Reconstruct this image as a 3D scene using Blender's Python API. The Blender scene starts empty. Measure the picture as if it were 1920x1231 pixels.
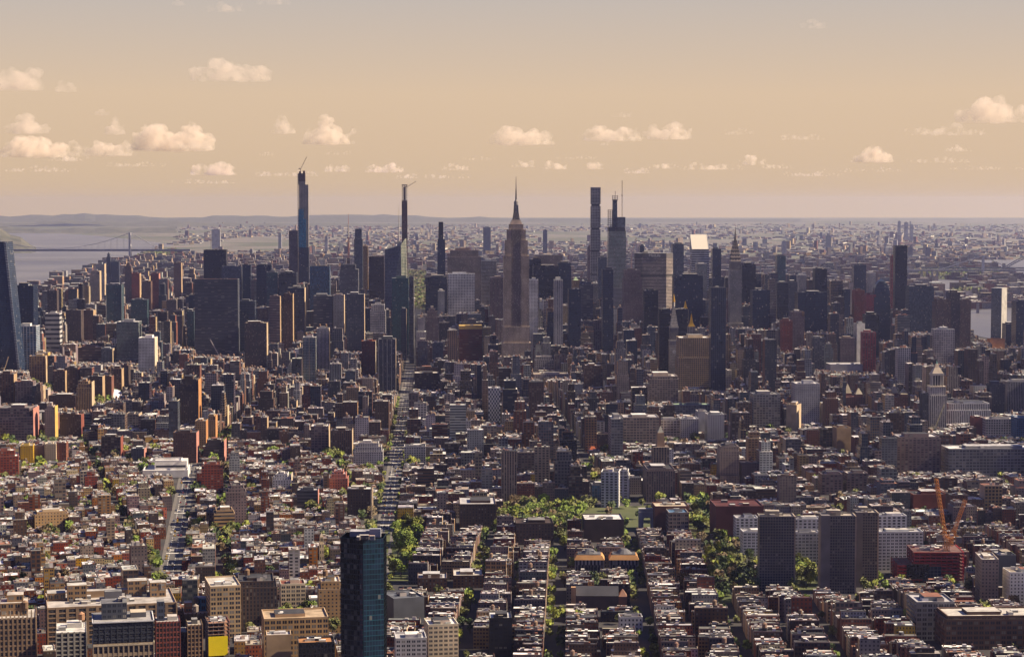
import bpy, math, random
from mathutils import Vector, noise
# ------------------------------------------------------------------ scene, camera, light
SC = bpy.context.scene
COL = SC.collection
random.seed(7)
F = 3880.0; EYE = 390.0; PITCH = math.atan(235.5 / F)
CP, SP = math.cos(PITCH), math.sin(PITCH)
cam = bpy.data.cameras.new('camera'); camo = bpy.data.objects.new('camera', cam); COL.objects.link(camo)
cam.sensor_width = 36.0; cam.lens = 36.0 * F / 1920.0
cam.clip_start = 5.0; cam.clip_end = 200000.0
camo.location = (0, 0, EYE); camo.rotation_euler = (math.pi / 2 - PITCH, 0, 0)
SC.camera = camo
SC.view_settings.view_transform = 'Standard'; SC.view_settings.look = 'None'
SC.view_settings.gamma = 1.0; SC.view_settings.exposure = 1.0
SUN_AZ = math.radians(90.0); SUN_EL = math.radians(36.0)
cy = SC.cycles
cy.use_denoising = True
try:
    cy.denoiser = 'OPENIMAGEDENOISE'; cy.denoising_prefilter = 'ACCURATE'
except Exception: pass
cy.max_bounces = 7; cy.diffuse_bounces = 2; cy.glossy_bounces = 2; cy.transmission_bounces = 2
cy.volume_bounces = 6; cy.transparent_max_bounces = 24
cy.volume_step_rate = 1.0; cy.volume_max_steps = 128
cy.use_adaptive_sampling = False
cy.sample_clamp_indirect = 3.0

W = bpy.data.worlds.new('World'); SC.world = W; W.use_nodes = True
nt = W.node_tree; nt.nodes.clear()
def N(t, tree, **k):
    n = tree.nodes.new(t)
    for a, b in k.items(): setattr(n, a, b)
    return n
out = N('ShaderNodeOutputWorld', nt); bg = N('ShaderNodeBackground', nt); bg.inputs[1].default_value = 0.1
sky = N('ShaderNodeTexSky', nt, sky_type='NISHITA', sun_disc=False)
sky.sun_elevation = SUN_EL; sky.sun_rotation = SUN_AZ; sky.altitude = 300; sky.air_density = 1.0
sky.dust_density = 2.5; sky.ozone_density = 1.5
geo = N('ShaderNodeTexCoord', nt); sep = N('ShaderNodeSeparateXYZ', nt)
nt.links.new(geo.outputs['Generated'], sep.inputs[0])
ramp = N('ShaderNodeValToRGB', nt)      # smog layer low over the city: tan at the horizon, thinning with height
mr = N('ShaderNodeMapRange', nt); mr.inputs[1].default_value = -0.01; mr.inputs[2].default_value = 0.30
nt.links.new(sep.outputs[2], mr.inputs[0]); nt.links.new(mr.outputs[0], ramp.inputs[0])
SKYR = [(0.0, (3.179, 2.291, 1.449)), (0.035, (3.179, 2.291, 1.496)), (0.065, (3.319, 2.431, 1.608)), (0.12, (3.46, 2.543, 1.73)), (0.2, (3.553, 2.665, 1.87)), (0.35, (2.758, 2.431, 2.197)), (0.42, (0.873, 0.921, 1.358)), (0.6, (0.213, 0.31, 1.067)), (1.0, (0.097, 0.175, 0.873))]
cr = ramp.color_ramp
while len(cr.elements) < len(SKYR): cr.elements.new(0.5)
for e, (p, c) in zip(cr.elements, SKYR):
    e.position = p; e.color = (c[0], c[1], c[2], 1)
rf = N('ShaderNodeMapRange', nt, clamp=True); rf.inputs[1].default_value = 0.10; rf.inputs[2].default_value = 0.32
rf.inputs[3].default_value = 1.0; rf.inputs[4].default_value = 0.72
nt.links.new(sep.outputs[2], rf.inputs[0])
mx = N('ShaderNodeMix', nt, data_type='RGBA')
nt.links.new(rf.outputs[0], mx.inputs[0]); nt.links.new(sky.outputs[0], mx.inputs[6]); nt.links.new(ramp.outputs[0], mx.inputs[7])
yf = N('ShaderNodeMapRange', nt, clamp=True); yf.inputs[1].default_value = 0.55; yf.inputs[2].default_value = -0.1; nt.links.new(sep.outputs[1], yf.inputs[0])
m2_ = N('ShaderNodeMix', nt, data_type='RGBA'); m2_.inputs[7].default_value = (.36, .46, 1.35, 1)  # unseen sky behind the camera, set bluer to tint the shaded fronts
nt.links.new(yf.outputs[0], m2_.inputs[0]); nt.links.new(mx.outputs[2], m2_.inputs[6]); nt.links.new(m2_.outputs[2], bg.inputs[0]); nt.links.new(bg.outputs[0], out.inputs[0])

sd = Vector((math.sin(SUN_AZ) * math.cos(SUN_EL), math.cos(SUN_AZ) * math.cos(SUN_EL), math.sin(SUN_EL)))
sl = bpy.data.lights.new('sun', 'SUN'); sl.energy = 5.0; sl.angle = math.radians(0.5); sl.color = (1.0, 0.82, 0.62)
slo = bpy.data.objects.new('sun', sl); COL.objects.link(slo)
slo.rotation_euler = (-sd).to_track_quat('-Z', 'Y').to_euler()

# ------------------------------------------------------------------ photograph geometry: a pixel and a real distance give a point
def pt(px, py, Y):
    u = (px - 960) / F; v = (615.5 - py) / F
    t = Y / (CP + v * SP)
    return Vector((u * t, Y, EYE + t * (v * CP - SP)))
def gnd(px, py, z=0.0):
    u = (px - 960) / F; v = (615.5 - py) / F
    t = (EYE - z) / (SP - v * CP)
    return Vector((u * t, t * (CP + v * SP), z))
def proj(x, y, z):
    dz = z - EYE
    d = y * CP - dz * SP
    return 960 + F * x / d, 615.5 - F * (y * SP + dz * CP) / d

# ------------------------------------------------------------------ materials
MATS = {}
def newmat(name):
    m = bpy.data.materials.new(name); m.use_nodes = True; m.node_tree.nodes.clear()
    o = N('ShaderNodeOutputMaterial', m.node_tree); b = N('ShaderNodeBsdfPrincipled', m.node_tree)
    m.node_tree.links.new(b.outputs[0], o.inputs[0]); MATS[name] = m
    return m, m.node_tree, b
def M_(t, op, a, b=None, c=None):
    n = N('ShaderNodeMath', t, operation=op)
    for i, v in enumerate((a, b, c)):
        if v is None: continue
        if isinstance(v, (int, float)): n.inputs[i].default_value = v
        else: t.links.new(v, n.inputs[i])
    return n.outputs[0]
def mixc(t, f, a, b, mode='MIX'):
    n = N('ShaderNodeMix', t, data_type='RGBA', blend_type=mode)
    for i, v in ((0, f), (6, a), (7, b)):
        if isinstance(v, (int, float)): n.inputs[i].default_value = v
        elif isinstance(v, tuple): n.inputs[i].default_value = (v[0], v[1], v[2], 1)
        else: t.links.new(v, n.inputs[i])
    return n.outputs[2]
def wear(t, scale, lo, hi, col, detail=5):
    tc = N('ShaderNodeNewGeometry', t); nz = N('ShaderNodeTexNoise', t); nz.inputs['Scale'].default_value = scale; nz.inputs['Detail'].default_value = detail
    t.links.new(tc.outputs['Position'], nz.inputs['Vector'])
    r = N('ShaderNodeMapRange', t); r.inputs[1].default_value = 0.3; r.inputs[2].default_value = 0.7; r.inputs[3].default_value = lo; r.inputs[4].default_value = hi
    t.links.new(nz.outputs[0], r.inputs[0])
    cmb = N('ShaderNodeCombineColor', t)
    for i in range(3): t.links.new(r.outputs[0], cmb.inputs[i])
    return mixc(t, 1.0, col, cmb.outputs[0], 'MULTIPLY')
def facade(name, x0, x1, y0, y1, glass=(.02, .024, .035), grough=.25, blinds_reflections=.18, wrough=.85, spandrel=None, metal=0.0, split=0):
    m, t, b = newmat(name)
    at = N('ShaderNodeAttribute', t, attribute_name='col')
    uv = N('ShaderNodeUVMap', t, uv_map='uv'); sx = N('ShaderNodeSeparateXYZ', t); t.links.new(uv.outputs[0], sx.inputs[0])
    fx = M_(t, 'FRACT', sx.outputs[0]); fy = M_(t, 'FRACT', sx.outputs[1])
    ix = M_(t, 'FLOOR', sx.outputs[0]); iy = M_(t, 'FLOOR', sx.outputs[1])
    inx = M_(t, 'MULTIPLY', M_(t, 'GREATER_THAN', fx, x0), M_(t, 'LESS_THAN', fx, x1))
    if split:
        inx = M_(t, 'MULTIPLY', inx, M_(t, 'GREATER_THAN', M_(t, 'ABSOLUTE', M_(t, 'SUBTRACT', fx, .5)), .035))
    iny = M_(t, 'MULTIPLY', M_(t, 'GREATER_THAN', fy, y0), M_(t, 'LESS_THAN', fy, y1))
    win = M_(t, 'MULTIPLY', inx, iny)
    cb = N('ShaderNodeCombineXYZ', t); t.links.new(ix, cb.inputs[0]); t.links.new(iy, cb.inputs[1])
    oi = N('ShaderNodeObjectInfo', t); t.links.new(M_(t, 'MULTIPLY', oi.outputs['Random'], 97.0), cb.inputs[2])
    wn = N('ShaderNodeTexWhiteNoise', t, noise_dimensions='3D'); t.links.new(cb.outputs[0], wn.inputs[0])
    bl = M_(t, 'LESS_THAN', wn.outputs[0], blinds_reflections)
    sh = N('ShaderNodeSeparateColor', t); t.links.new(wn.outputs[1], sh.inputs[0])
    g1 = mixc(t, sh.outputs[1], tuple(c * .55 for c in glass), tuple(min(c * 1.6, 1) for c in glass))
    g = mixc(t, M_(t, 'MULTIPLY', bl, M_(t, 'ADD', M_(t, 'MULTIPLY', sh.outputs[2], .5), .2)), g1, (.32, .30, .26))
    hs = N('ShaderNodeHueSaturation', t); hs.inputs['Saturation'].default_value = 1.22; hs.inputs['Value'].default_value = .97; t.links.new(at.outputs[0], hs.inputs['Color'])
    wall = wear(t, .035, .66, 1.25, hs.outputs[0], 7)
    if spandrel is not None:
        wall = mixc(t, M_(t, 'MULTIPLY', inx, .85), wall, spandrel)
    t.links.new(mixc(t, win, wall, g), b.inputs['Base Color'])
    r = N('ShaderNodeMapRange', t); r.inputs[3].default_value = wrough; r.inputs[4].default_value = grough
    t.links.new(win, r.inputs[0]); t.links.new(r.outputs[0], b.inputs['Roughness'])
    b.inputs['Metallic'].default_value = metal
    b.inputs['Specular IOR Level'].default_value = 0.45
    return m
facade('punch', .30, .70, .28, .76)
facade('twin', .18, .82, .26, .78, split=1)
facade('loft', .14, .86, .20, .80, split=1, blinds_reflections=.25)
facade('strip', -.1, 1.1, .36, .80, blinds_reflections=.12)
facade('pier', .26, .74, .22, .92, spandrel=(.05, .045, .045))
facade('grid', .17, .83, .24, .86, blinds_reflections=.06)
facade('whitegrid', .22, .78, .30, .80, blinds_reflections=.1)
facade('balcony', .08, .66, .34, .92, glass=(.03, .03, .035), blinds_reflections=.3)
for nm, g, x, y in (('glass_blue', (.035, .085, .15), .08, .12), ('glass_teal', (.02, .06, .065), .08, .15), ('glass_navy', (.010, .018, .038), .06, .14),
              ('glass_black', (.006, .007, .011), .12, .22), ('glass_grey', (.05, .065, .085), .07, .18), ('glass_green', (.05, .08, .07), .06, .26)):
    facade(nm, x, 1 - x, y, 1.01, glass=g, grough=.22, blinds_reflections=.03, wrough=.5)
facade('glass_bright', .05, .95, .10, 1.01, glass=(.03, .14, .24), grough=.3, blinds_reflections=.03, wrough=.5)
m_ = facade('checker', .06, .94, .10, .90, glass=(.03, .045, .08), blinds_reflections=.0); t_ = m_.node_tree
ck = N('ShaderNodeTexChecker', t_); ck.inputs['Scale'].default_value = 1.0; uvn = N('ShaderNodeUVMap', t_, uv_map='uv'); mp_ = N('ShaderNodeMapping', t_)
mp_.inputs['Scale'].default_value = (1.0, 1.0, 1.0); t_.links.new(uvn.outputs[0], mp_.inputs[0]); t_.links.new(mp_.outputs[0], ck.inputs['Vector'])
ck.inputs['Color1'].default_value = (.03, .045, .085, 1); ck.inputs['Color2'].default_value = (.50, .52, .56, 1)
t_.links.new(ck.outputs[0], [n for n in t_.nodes if n.type == 'BSDF_PRINCIPLED'][0].inputs['Base Color'])
facade('glass_mirror', .05, .95, .10, 1.01, glass=(.012, .014, .018), grough=.06, blinds_reflections=.30, wrough=.4)  # pale panes stand in for mirrored neighbours, reflections put into the glass colour
def plain(name, rough=.85, lo=.75, hi=1.2, scale=.08, metal=0.0, detail=6, spec=.3):
    m, t, b = newmat(name); at = N('ShaderNodeAttribute', t, attribute_name='col')
    t.links.new(wear(t, scale, lo, hi, at.outputs[0], detail), b.inputs['Base Color'])
    b.inputs['Roughness'].default_value = rough; b.inputs['Metallic'].default_value = metal
    b.inputs['Specular IOR Level'].default_value = spec
    return m
plain('plain'); plain('roof', .8, .55, 1.3, .12, detail=8); plain('metal', .35, .85, 1.1, .05, .9)
plain('leaf', .7, .6, 1.4, .5, detail=3); plain('paint', .35, .95, 1.05, .3, spec=.5); plain('gold', .3, .9, 1.1, .1, .8)
m, t, b = newmat('lamp'); b.inputs['Base Color'].default_value = (.9, .85, .7, 1); b.inputs['Emission Color'].default_value = (1, .9, .75, 1); b.inputs['Emission Strength'].default_value = 2.0
# ground: streets and yards near, a patchwork of roofs, lawns and woods far out
m, t, b = newmat('ground')
g = N('ShaderNodeNewGeometry', t); sp3 = N('ShaderNodeSeparateXYZ', t); t.links.new(g.outputs['Position'], sp3.inputs[0])
def nz(scale, detail=4):
    n = N('ShaderNodeTexNoise', t); n.inputs['Scale'].default_value = scale; n.inputs['Detail'].default_value = detail
    t.links.new(g.outputs['Position'], n.inputs['Vector']); return n.outputs[0]
def mr_(v, a, b_, c=0.0, d=1.0):
    r = N('ShaderNodeMapRange', t); t.links.new(v, r.inputs[0])
    for i, q in enumerate((a, b_, c, d)): r.inputs[i + 1].default_value = q
    return r.outputs[0]
near = mixc(t, mr_(nz(.03, 6), .35, .7), (.028, .027, .03), (.055, .05, .046))
vor = N('ShaderNodeTexVoronoi', t); vor.inputs['Scale'].default_value = .012; t.links.new(g.outputs['Position'], vor.inputs['Vector'])
town = mixc(t, mr_(nz(.0016, 6), .46, .60), (.21, .19, .17), (.10, .11, .07))
town = mixc(t, mr_(nz(.00035, 4), .50, .60), town, (.11, .12, .075))
far = mixc(t, .55, town, mixc(t, .5, vor.outputs['Color'], (.2, .19, .16)), 'MULTIPLY')
far = mixc(t, .6, town, far)
t.links.new(mixc(t, mr_(sp3.outputs[1], 9000, 12000), near, far), b.inputs['Base Color']); b.inputs['Roughness'].default_value = .95
m, t, b = newmat('asphalt'); g = N('ShaderNodeNewGeometry', t)
t.links.new(mixc(t, mr_(nz(.2, 6), .3, .7), (.075, .072, .072), (.12, .112, .105)), b.inputs['Base Color']); b.inputs['Roughness'].default_value = .9
m, t, b = newmat('concrete_slab'); g = N('ShaderNodeNewGeometry', t)
t.links.new(mixc(t, mr_(nz(.3, 6), .3, .7), (.10, .095, .085), (.18, .165, .15)), b.inputs['Base Color']); b.inputs['Roughness'].default_value = .9
m, t, b = newmat('marking'); b.inputs['Base Color'].default_value = (.7, .68, .62, 1); b.inputs['Roughness'].default_value = .8
m, t, b = newmat('lawn'); g = N('ShaderNodeNewGeometry', t)
t.links.new(mixc(t, mr_(nz(.02, 6), .3, .7), (.05, .07, .02), (.10, .11, .04)), b.inputs['Base Color']); b.inputs['Roughness'].default_value = .95
m, t, b = newmat('hill'); g = N('ShaderNodeNewGeometry', t)
t.links.new(mixc(t, mr_(nz(.006, 8), .35, .65), (.05, .055, .035), (.11, .105, .08)), b.inputs['Base Color']); b.inputs['Roughness'].default_value = 1
m, t, b = newmat('water'); b.inputs['Base Color'].default_value = (.05, .06, .065, 1); b.inputs['Roughness'].default_value = .32
g = N('ShaderNodeNewGeometry', t); bp = N('ShaderNodeBump', t); bp.inputs['Strength'].default_value = .6; bp.inputs['Distance'].default_value = 2.0
n = N('ShaderNodeTexNoise', t); n.inputs['Scale'].default_value = .02; n.inputs['Detail'].default_value = 8; t.links.new(g.outputs['Position'], n.inputs['Vector'])
t.links.new(n.outputs[0], bp.inputs['Height']); t.links.new(bp.outputs[0], b.inputs['Normal'])
t.links.new(mixc(t, mr_(nz(.0012, 5), .35, .65), (.12, .115, .12), (.20, .19, .185)), b.inputs['Base Color'])
MLIST = list(MATS); MIDX = {n: i for i, n in enumerate(MLIST)}

# ------------------------------------------------------------------ mesh collector
class MB:
    def __init__(s, tf=None):
        s.v = []; s.f = []; s.m = []; s.uv = []; s.c = []; s.tf = tf    # tf = (ox, oy, cos, sin)
    def _p(s, x, y, z):
        if s.tf:
            ox, oy, c, q = s.tf
            return (ox + x * c - y * q, oy + x * q + y * c, z)
        return (x, y, z)
    def face(s, pts, mat, col, uv=None):
        n = len(s.v)
        for p in pts: s.v.append(s._p(*p))
        s.f.append(tuple(range(n, n + len(pts)))); s.m.append(mat); s.c.append(col)
        s.uv.append(uv or [(0.02, 0.02)] * len(pts))
    def prism(s, ring, z0, z1, wall, wcol, roof='roof', rcol=None, bay=3.5, fl=3.5, ring2=None, cap=True, tops=None):
        """ring: list of (x,y) anticlockwise; ring2: top ring; tops: heights of the top ring"""
        r2 = ring2 or ring; n = len(ring)
        h = max((max(tops) if tops else z1) - z0, .01); nf = max(1, round(h / fl)); u = 0
        for i in range(n):
            a, b = ring[i], ring[(i + 1) % n]; A, B = r2[i], r2[(i + 1) % n]
            L = math.hypot(b[0] - a[0], b[1] - a[1]); nb = max(1, round(L / bay))
            za = tops[i] if tops else z1; zb = tops[(i + 1) % n] if tops else z1
            s.face([(a[0], a[1], z0), (b[0], b[1], z0), (B[0], B[1], zb), (A[0], A[1], za)], wall, wcol,
                   [(u, 0), (u + nb, 0), (u + nb, nf * (zb - z0) / h), (u, nf * (za - z0) / h)])
            u += nb
        if cap:
            s.face([(p[0], p[1], tops[i] if tops else z1) for i, p in enumerate(r2)], roof, rcol or wcol)
    def box(s, cx, cy, w, d, z0, z1, wall='plain', wcol=(.2, .2, .2), roof='roof', rcol=None, bay=3.5, fl=3.5, cap=True, k=1.0, rot=0):
        w2, d2 = w / 2, d / 2
        R = [(-w2, -d2), (w2, -d2), (w2, d2), (-w2, d2)]
        if rot:
            c, q = math.cos(rot), math.sin(rot); R = [(x * c - y * q, x * q + y * c) for x, y in R]
        r1 = [(cx + x, cy + y) for x, y in R]
        r2 = [(cx + x * k, cy + y * k) for x, y in R] if k != 1 else None
        s.prism(r1, z0, z1, wall, wcol, roof, rcol, bay, fl, r2, cap)
    def cyl(s, cx, cy, r, z0, z1, mat='plain', col=(.2, .2, .2), n=10, r2=None, cap=True, bay=3.5, fl=3.5, roof=None, rcol=None):
        r2 = r if r2 is None else r2
        A = [(cx + r * math.cos(2 * math.pi * i / n), cy + r * math.sin(2 * math.pi * i / n)) for i in range(n)]
        B = [(cx + r2 * math.cos(2 * math.pi * i / n), cy + r2 * math.sin(2 * math.pi * i / n)) for i in range(n)]
        s.prism(A, z0, z1, mat, col, roof or mat, rcol or col, bay, fl, B, cap and r2 > .01)
    def bar(s, a, b, r, mat='plain', col=(.2, .2, .2), n=4):
        a = Vector(a); b = Vector(b); d = (b - a).normalized()
        u = d.orthogonal().normalized(); w = d.cross(u)
        ra = [a + (u * math.cos(2 * math.pi * i / n) + w * math.sin(2 * math.pi * i / n)) * r for i in range(n)]
        rb = [p + (b - a) for p in ra]
        for i in range(n):
            j = (i + 1) % n
            s.face([tuple(ra[i]), tuple(ra[j]), tuple(rb[j]), tuple(rb[i])], mat, col)
        s.face([tuple(p) for p in reversed(ra)], mat, col); s.face([tuple(p) for p in rb], mat, col)
    def lattice(s, a, b, wdt, mat, col, r=.35, step=None):
        a = Vector(a); b = Vector(b); L = (b - a).length; d = (b - a) / L
        u = d.orthogonal().normalized() * wdt / 2; w = d.cross(u).normalized() * wdt / 2
        cs = [u + w, u - w, -u - w, -u + w]
        for c in cs: s.bar(a + c, b + c, r, mat, col)
        n = max(2, int(L / (step or wdt * 1.3)))
        for i in range(n):
            p, q = a + d * (L * i / n), a + d * (L * (i + 1) / n)
            for j in range(4): s.bar(p + cs[j], q + cs[(j + 1) % 4], r * .6, mat, col, 3)
    def tank(s, x, y, z, r=2.0, leg=2.2, h=3.6, col=(.16, .10, .06)):
        for sx in (-1, 1):
            for sy in (-1, 1): s.box(x + sx * r * .6, y + sy * r * .6, .3, .3, z, z + leg, 'plain', (.05, .05, .05), cap=False)
        s.cyl(x, y, r, z + leg, z + leg + h, 'plain', col, 9)
        s.cyl(x, y, r * 1.12, z + leg + h, z + leg + h + r * .75, 'plain', tuple(c * 1.3 for c in col), 9, r2=.02)
    def build(s, name, parent=None, loc=None, rot=0.0):
        me = bpy.data.meshes.new(name)
        me.from_pydata(s.v, [], s.f)
        used = sorted(set(s.m)); ix = {n: i for i, n in enumerate(used)}
        for u in used: me.materials.append(MATS[u])
        me.polygons.foreach_set('material_index', [ix[x] for x in s.m])
        uvl = me.uv_layers.new(name='uv')
        flat = [c for poly in s.uv for p in poly for c in p]
        uvl.data.foreach_set('uv', flat)
        ca = me.attributes.new('col', 'FLOAT_COLOR', 'FACE')
        ca.data.foreach_set('color', [x for c in s.c for x in (c[0], c[1], c[2], 1.0)])
        me.update()
        o = bpy.data.objects.new(name, me); COL.objects.link(o)
        if parent: o.parent = parent
        if loc is not None: o.location = loc
        o.rotation_euler.z = rot
        return o
def tag(o, label=None, cat=None, group=None, kind=None):
    if label: o['label'] = label
    if cat: o['category'] = cat
    if group: o['group'] = group
    if kind: o['kind'] = kind
    return o
def empty(name, loc, rot=0.0):
    o = bpy.data.objects.new(name, None); COL.objects.link(o); o.location = loc; o.rotation_euler.z = rot; return o
PAL = dict(red=(.20, .062, .042), brick=(.17, .075, .05), brown=(.105, .062, .045), umber=(.06, .042, .036), tan=(.36, .25, .145), sand=(.42, .32, .21), cream=(.52, .44, .33),
           white=(.62, .61, .60), pale=(.42, .41, .41), grey=(.20, .20, .21), steel=(.12, .13, .15), slate=(.07, .075, .09), lime=(.30, .25, .21), navy=(.02, .026, .045),
           black=(.012, .012, .016), pink=(.42, .19, .15), yellow=(.50, .33, .09), orange=(.42, .20, .08), teal=(.04, .07, .075), green=(.12, .17, .09), mauve=(.17, .13, .13),
           blue=(.08, .16, .27), gold=(.75, .42, .05), copper=(.30, .42, .26), scarlet=(.24, .06, .06), maroon=(.10, .03, .03), conc=(.25, .225, .20))
CNAME = dict(red='red brick', brick='brick', brown='brown', umber='dark brown', tan='tan', sand='sandy', cream='cream', white='white', pale='pale grey', grey='grey', steel='steel grey',
             slate='slate grey', lime='limestone', pink='pink', yellow='yellow', orange='orange', mauve='mauve', blue='blue', conc='concrete', navy='navy', black='black', teal='teal')
ROOFS = [('white', (.70, .69, .66)), ('silver', (.46, .45, .45)), ('grey', (.20, .195, .19)), ('dark', (.055, .055, .06)), ('rust', (.26, .12, .08)), ('pale', (.50, .47, .42)), ('beige', (.33, .28, .22))]
def pick_roof(rnd, wts=(6, 5, 4, 8, 1, 4, 2)): return rnd.choices(ROOFS, wts)[0]
def vary(c, rnd, a=.18):
    k = 1 + rnd.uniform(-a, a); return tuple(min(1, x * k * (1 + rnd.uniform(-.05, .05))) for x in c)
# ------------------------------------------------------------------ the setting
def sheet(name, pts, mat, z, kind='structure'):
    b = MB(); b.face([(p[0], p[1], z) for p in pts], mat, (.2, .2, .2)); o = b.build(name); tag(o, kind=kind); return o
def poly_px(L, z=0): return [tuple(gnd(x, y))[:2] for x, y in L]
def inside(x, y, P):
    r = False; j = len(P) - 1
    for i in range(len(P)):
        if (P[i][1] > y) != (P[j][1] > y) and x < (P[j][0] - P[i][0]) * (y - P[i][1]) / (P[j][1] - P[i][1]) + P[i][0]: r = not r
        j = i
    return r
R0 = 54000.0
sheet('ground', [(-29500, -3500), (29500, -3500), (29500, R0), (-29500, R0)], 'ground', 0)
def ccw(P):
    A = sum(P[i - 1][0] * P[i][1] - P[i][0] * P[i - 1][1] for i in range(len(P)))
    return P if A > 0 else P[::-1]
HUD = ccw(poly_px([(-400, 437), (60, 437), (120, 438), (180, 442), (250, 449), (300, 455), (327, 460), (290, 466), (262, 474), (282, 483), (245, 493), (205, 500), (160, 518), (110, 534), (70, 550), (20, 580), (-60, 640), (-500, 800)]))
ER = [ccw(poly_px(L)) for L in (
    [(1780, 502), (1835, 488), (1960, 486), (2200, 488), (2200, 530), (1915, 528), (1885, 522), (1900, 510), (1860, 503)],
    [(1728, 531), (1760, 524), (1820, 526), (1808, 535), (1795, 546), (1770, 556), (1752, 550)],
    [(1800, 584), (1930, 574), (2200, 572), (2200, 640), (1880, 640), (1815, 626)],)]
sheet('river_water', HUD, 'water', .8)
for P in ER: sheet('river_water', P, 'water', .8)
WATER = [HUD] + ER
# park lawns
PARKG = {
 'central': ccw(poly_px([(790, 580), (772, 575), (742, 514), (800, 514), (812, 560), (806, 580)])),
 'island': ccw(poly_px([(1700, 524), (1720, 510), (1800, 508), (1890, 512), (1880, 521), (1800, 524)])),
 'island2': ccw(poly_px([(1770, 556), (1800, 546), (1850, 548), (1850, 560), (1790, 566)])),
 'riverbank': ccw(poly_px([(250, 486), (262, 478), (290, 473), (330, 470), (350, 480), (300, 490)])),
 'washington': ccw(poly_px([(930, 1000), (940, 948), (1230, 948), (1232, 990), (1100, 1005)])),
 'laguardia': ccw(poly_px([(1285, 1000), (1285, 945), (1338, 945), (1345, 1010)])),
 'silver': ccw(poly_px([(1330, 1130), (1325, 1020), (1415, 1020), (1430, 1128)])),
 'silver2': ccw(poly_px([(1490, 1106), (1490, 1050), (1542, 1050), (1542, 1106)])),
 'downing': ccw(poly_px([(722, 1088), (722, 992), (790, 992), (795, 1088)])),
 'chelsea': ccw(poly_px([(170, 778), (175, 745), (235, 735), (232, 765)])),
 'chelsea2': ccw(poly_px([(62, 752), (62, 722), (98, 722), (98, 752)])),
 'union': ccw(poly_px([(1395, 830), (1395, 812), (1460, 808), (1470, 828)])),
}
for k, P in PARKG.items(): sheet('park_lawn', P, 'lawn', .05 if k not in ('island', 'island2') else 1.2)
PARKS = list(PARKG.values())
# avenues: (name, x at Y=0, slope, half width, Y0, Y1)
ROADS = [('sixth', -60, -.0373, 11.0, 1900, 8000), ('seventh', -75, -.1325, 11.5, 2150, 3250)]
def road_x(r, Y): return r[1] + r[2] * Y
for r in ROADS:
    b = MB(); y0, y1, hw = r[4], r[5], r[3]
    for s in (-1, 1):
        xs = [(road_x(r, y0) + s * hw, y0), (road_x(r, y1) + s * hw, y1)]; w = 4.0 * s
        P = [(xs[0][0] - w, y0), (xs[0][0], y0), (xs[1][0], y1), (xs[1][0] - w, y1)]
        if s > 0: P = P
        else: P = [P[1], P[0], P[3], P[2]]
        b.prism([P[0], P[1], P[2], P[3]], 0.0, .16, 'concrete_slab', (.3, .3, .3), 'concrete_slab')
    tag(b.build('sidewalk'), kind='structure')
    q = hw - 4.02
    sheet('avenue_road', [(road_x(r, y0) - q, y0), (road_x(r, y0) + q, y0), (road_x(r, y1) + q, y1), (road_x(r, y1) - q, y1)], 'asphalt', .01)
    b = MB(); Y = y0
    while Y < min(y1, 4800):
        for k in (-.5, .5):
            x = road_x(r, Y) + k * q
            b.face([(x - .25, Y, .018), (x + .25, Y, .018), (x + .25 + r[2] * 9, Y + 9, .018), (x - .25 + r[2] * 9, Y + 9, .018)], 'marking', (1, 1, 1))
        if int((Y - y0) / 15) % 10 == 0:
            for i in range(14):
                x = road_x(r, Y) - q + (i + .5) * q / 7
                for yy in (Y + 10, Y - 12): b.face([(x - .4, yy, .022), (x + .4, yy, .022), (x + .4, yy + 5, .022), (x - .4, yy + 5, .022)], 'marking', (1, 1, 1))
        Y += 15
    tag(b.build('road_markings'), kind='structure')
# distant ridges
def ridge(name, pts, depth, col_mat='hill'):
    """pts: (px, height m) along a line at distance Y"""
    b = MB(); Y0, L = pts; n = len(L)
    for j in range(4):
        f0, f1 = j / 4, (j + 1) / 4
        for i in range(n - 1):
            q = []
            for (k, f) in ((i, f0), (i + 1, f0), (i + 1, f1), (i, f1)):
                px, h = L[k]; y = Y0 + (f - .5) * depth; x = (px - 960) / F * y
                z = h * math.sin(f * math.pi) * (1 + .25 * noise.noise(Vector((x * .0004, y * .0006, h * .1)))) - (3 if f in (0, 1) else 0)
                q.append((x, y, z))
            b.face(q, col_mat, (.1, .1, .1))
    o = b.build(name); tag(o, kind='structure')
    for p in o.data.polygons: p.use_smooth = True
def rl(a, b, n, h0, h1, seed):
    return [(a + (b - a) * i / n, h0 + (h1 - h0) * (.5 + .5 * noise.fractal(Vector((i * .17, seed, 0)), .8, 2, 4)) ) for i in range(n + 1)]
ridge('distant_hills', (46000, [(p, h * min(1, max(.12, (1450 - p) / 900))) for p, h in rl(-300, 1500, 90, 40, 200, 1.5)]), 9000)
ridge('distant_hills', (36000, [(p, h * min(1, max(.1, (1000 - p) / 700))) for p, h in rl(-300, 1050, 70, 10, 105, 4.2)]), 5000)
ridge('distant_hills', (27500, [(p, h) for p, h in rl(-300, 330, 50, 18, 95, 8.2)]), 1800)
ridge('river_bluff_hill', (17200, [(-500, 170), (-300, 175), (-120, 180), (-60, 185), (-20, 178), (0, 170), (20, 128), (40, 88), (58, 40), (68, 6)]), 2400)

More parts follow.
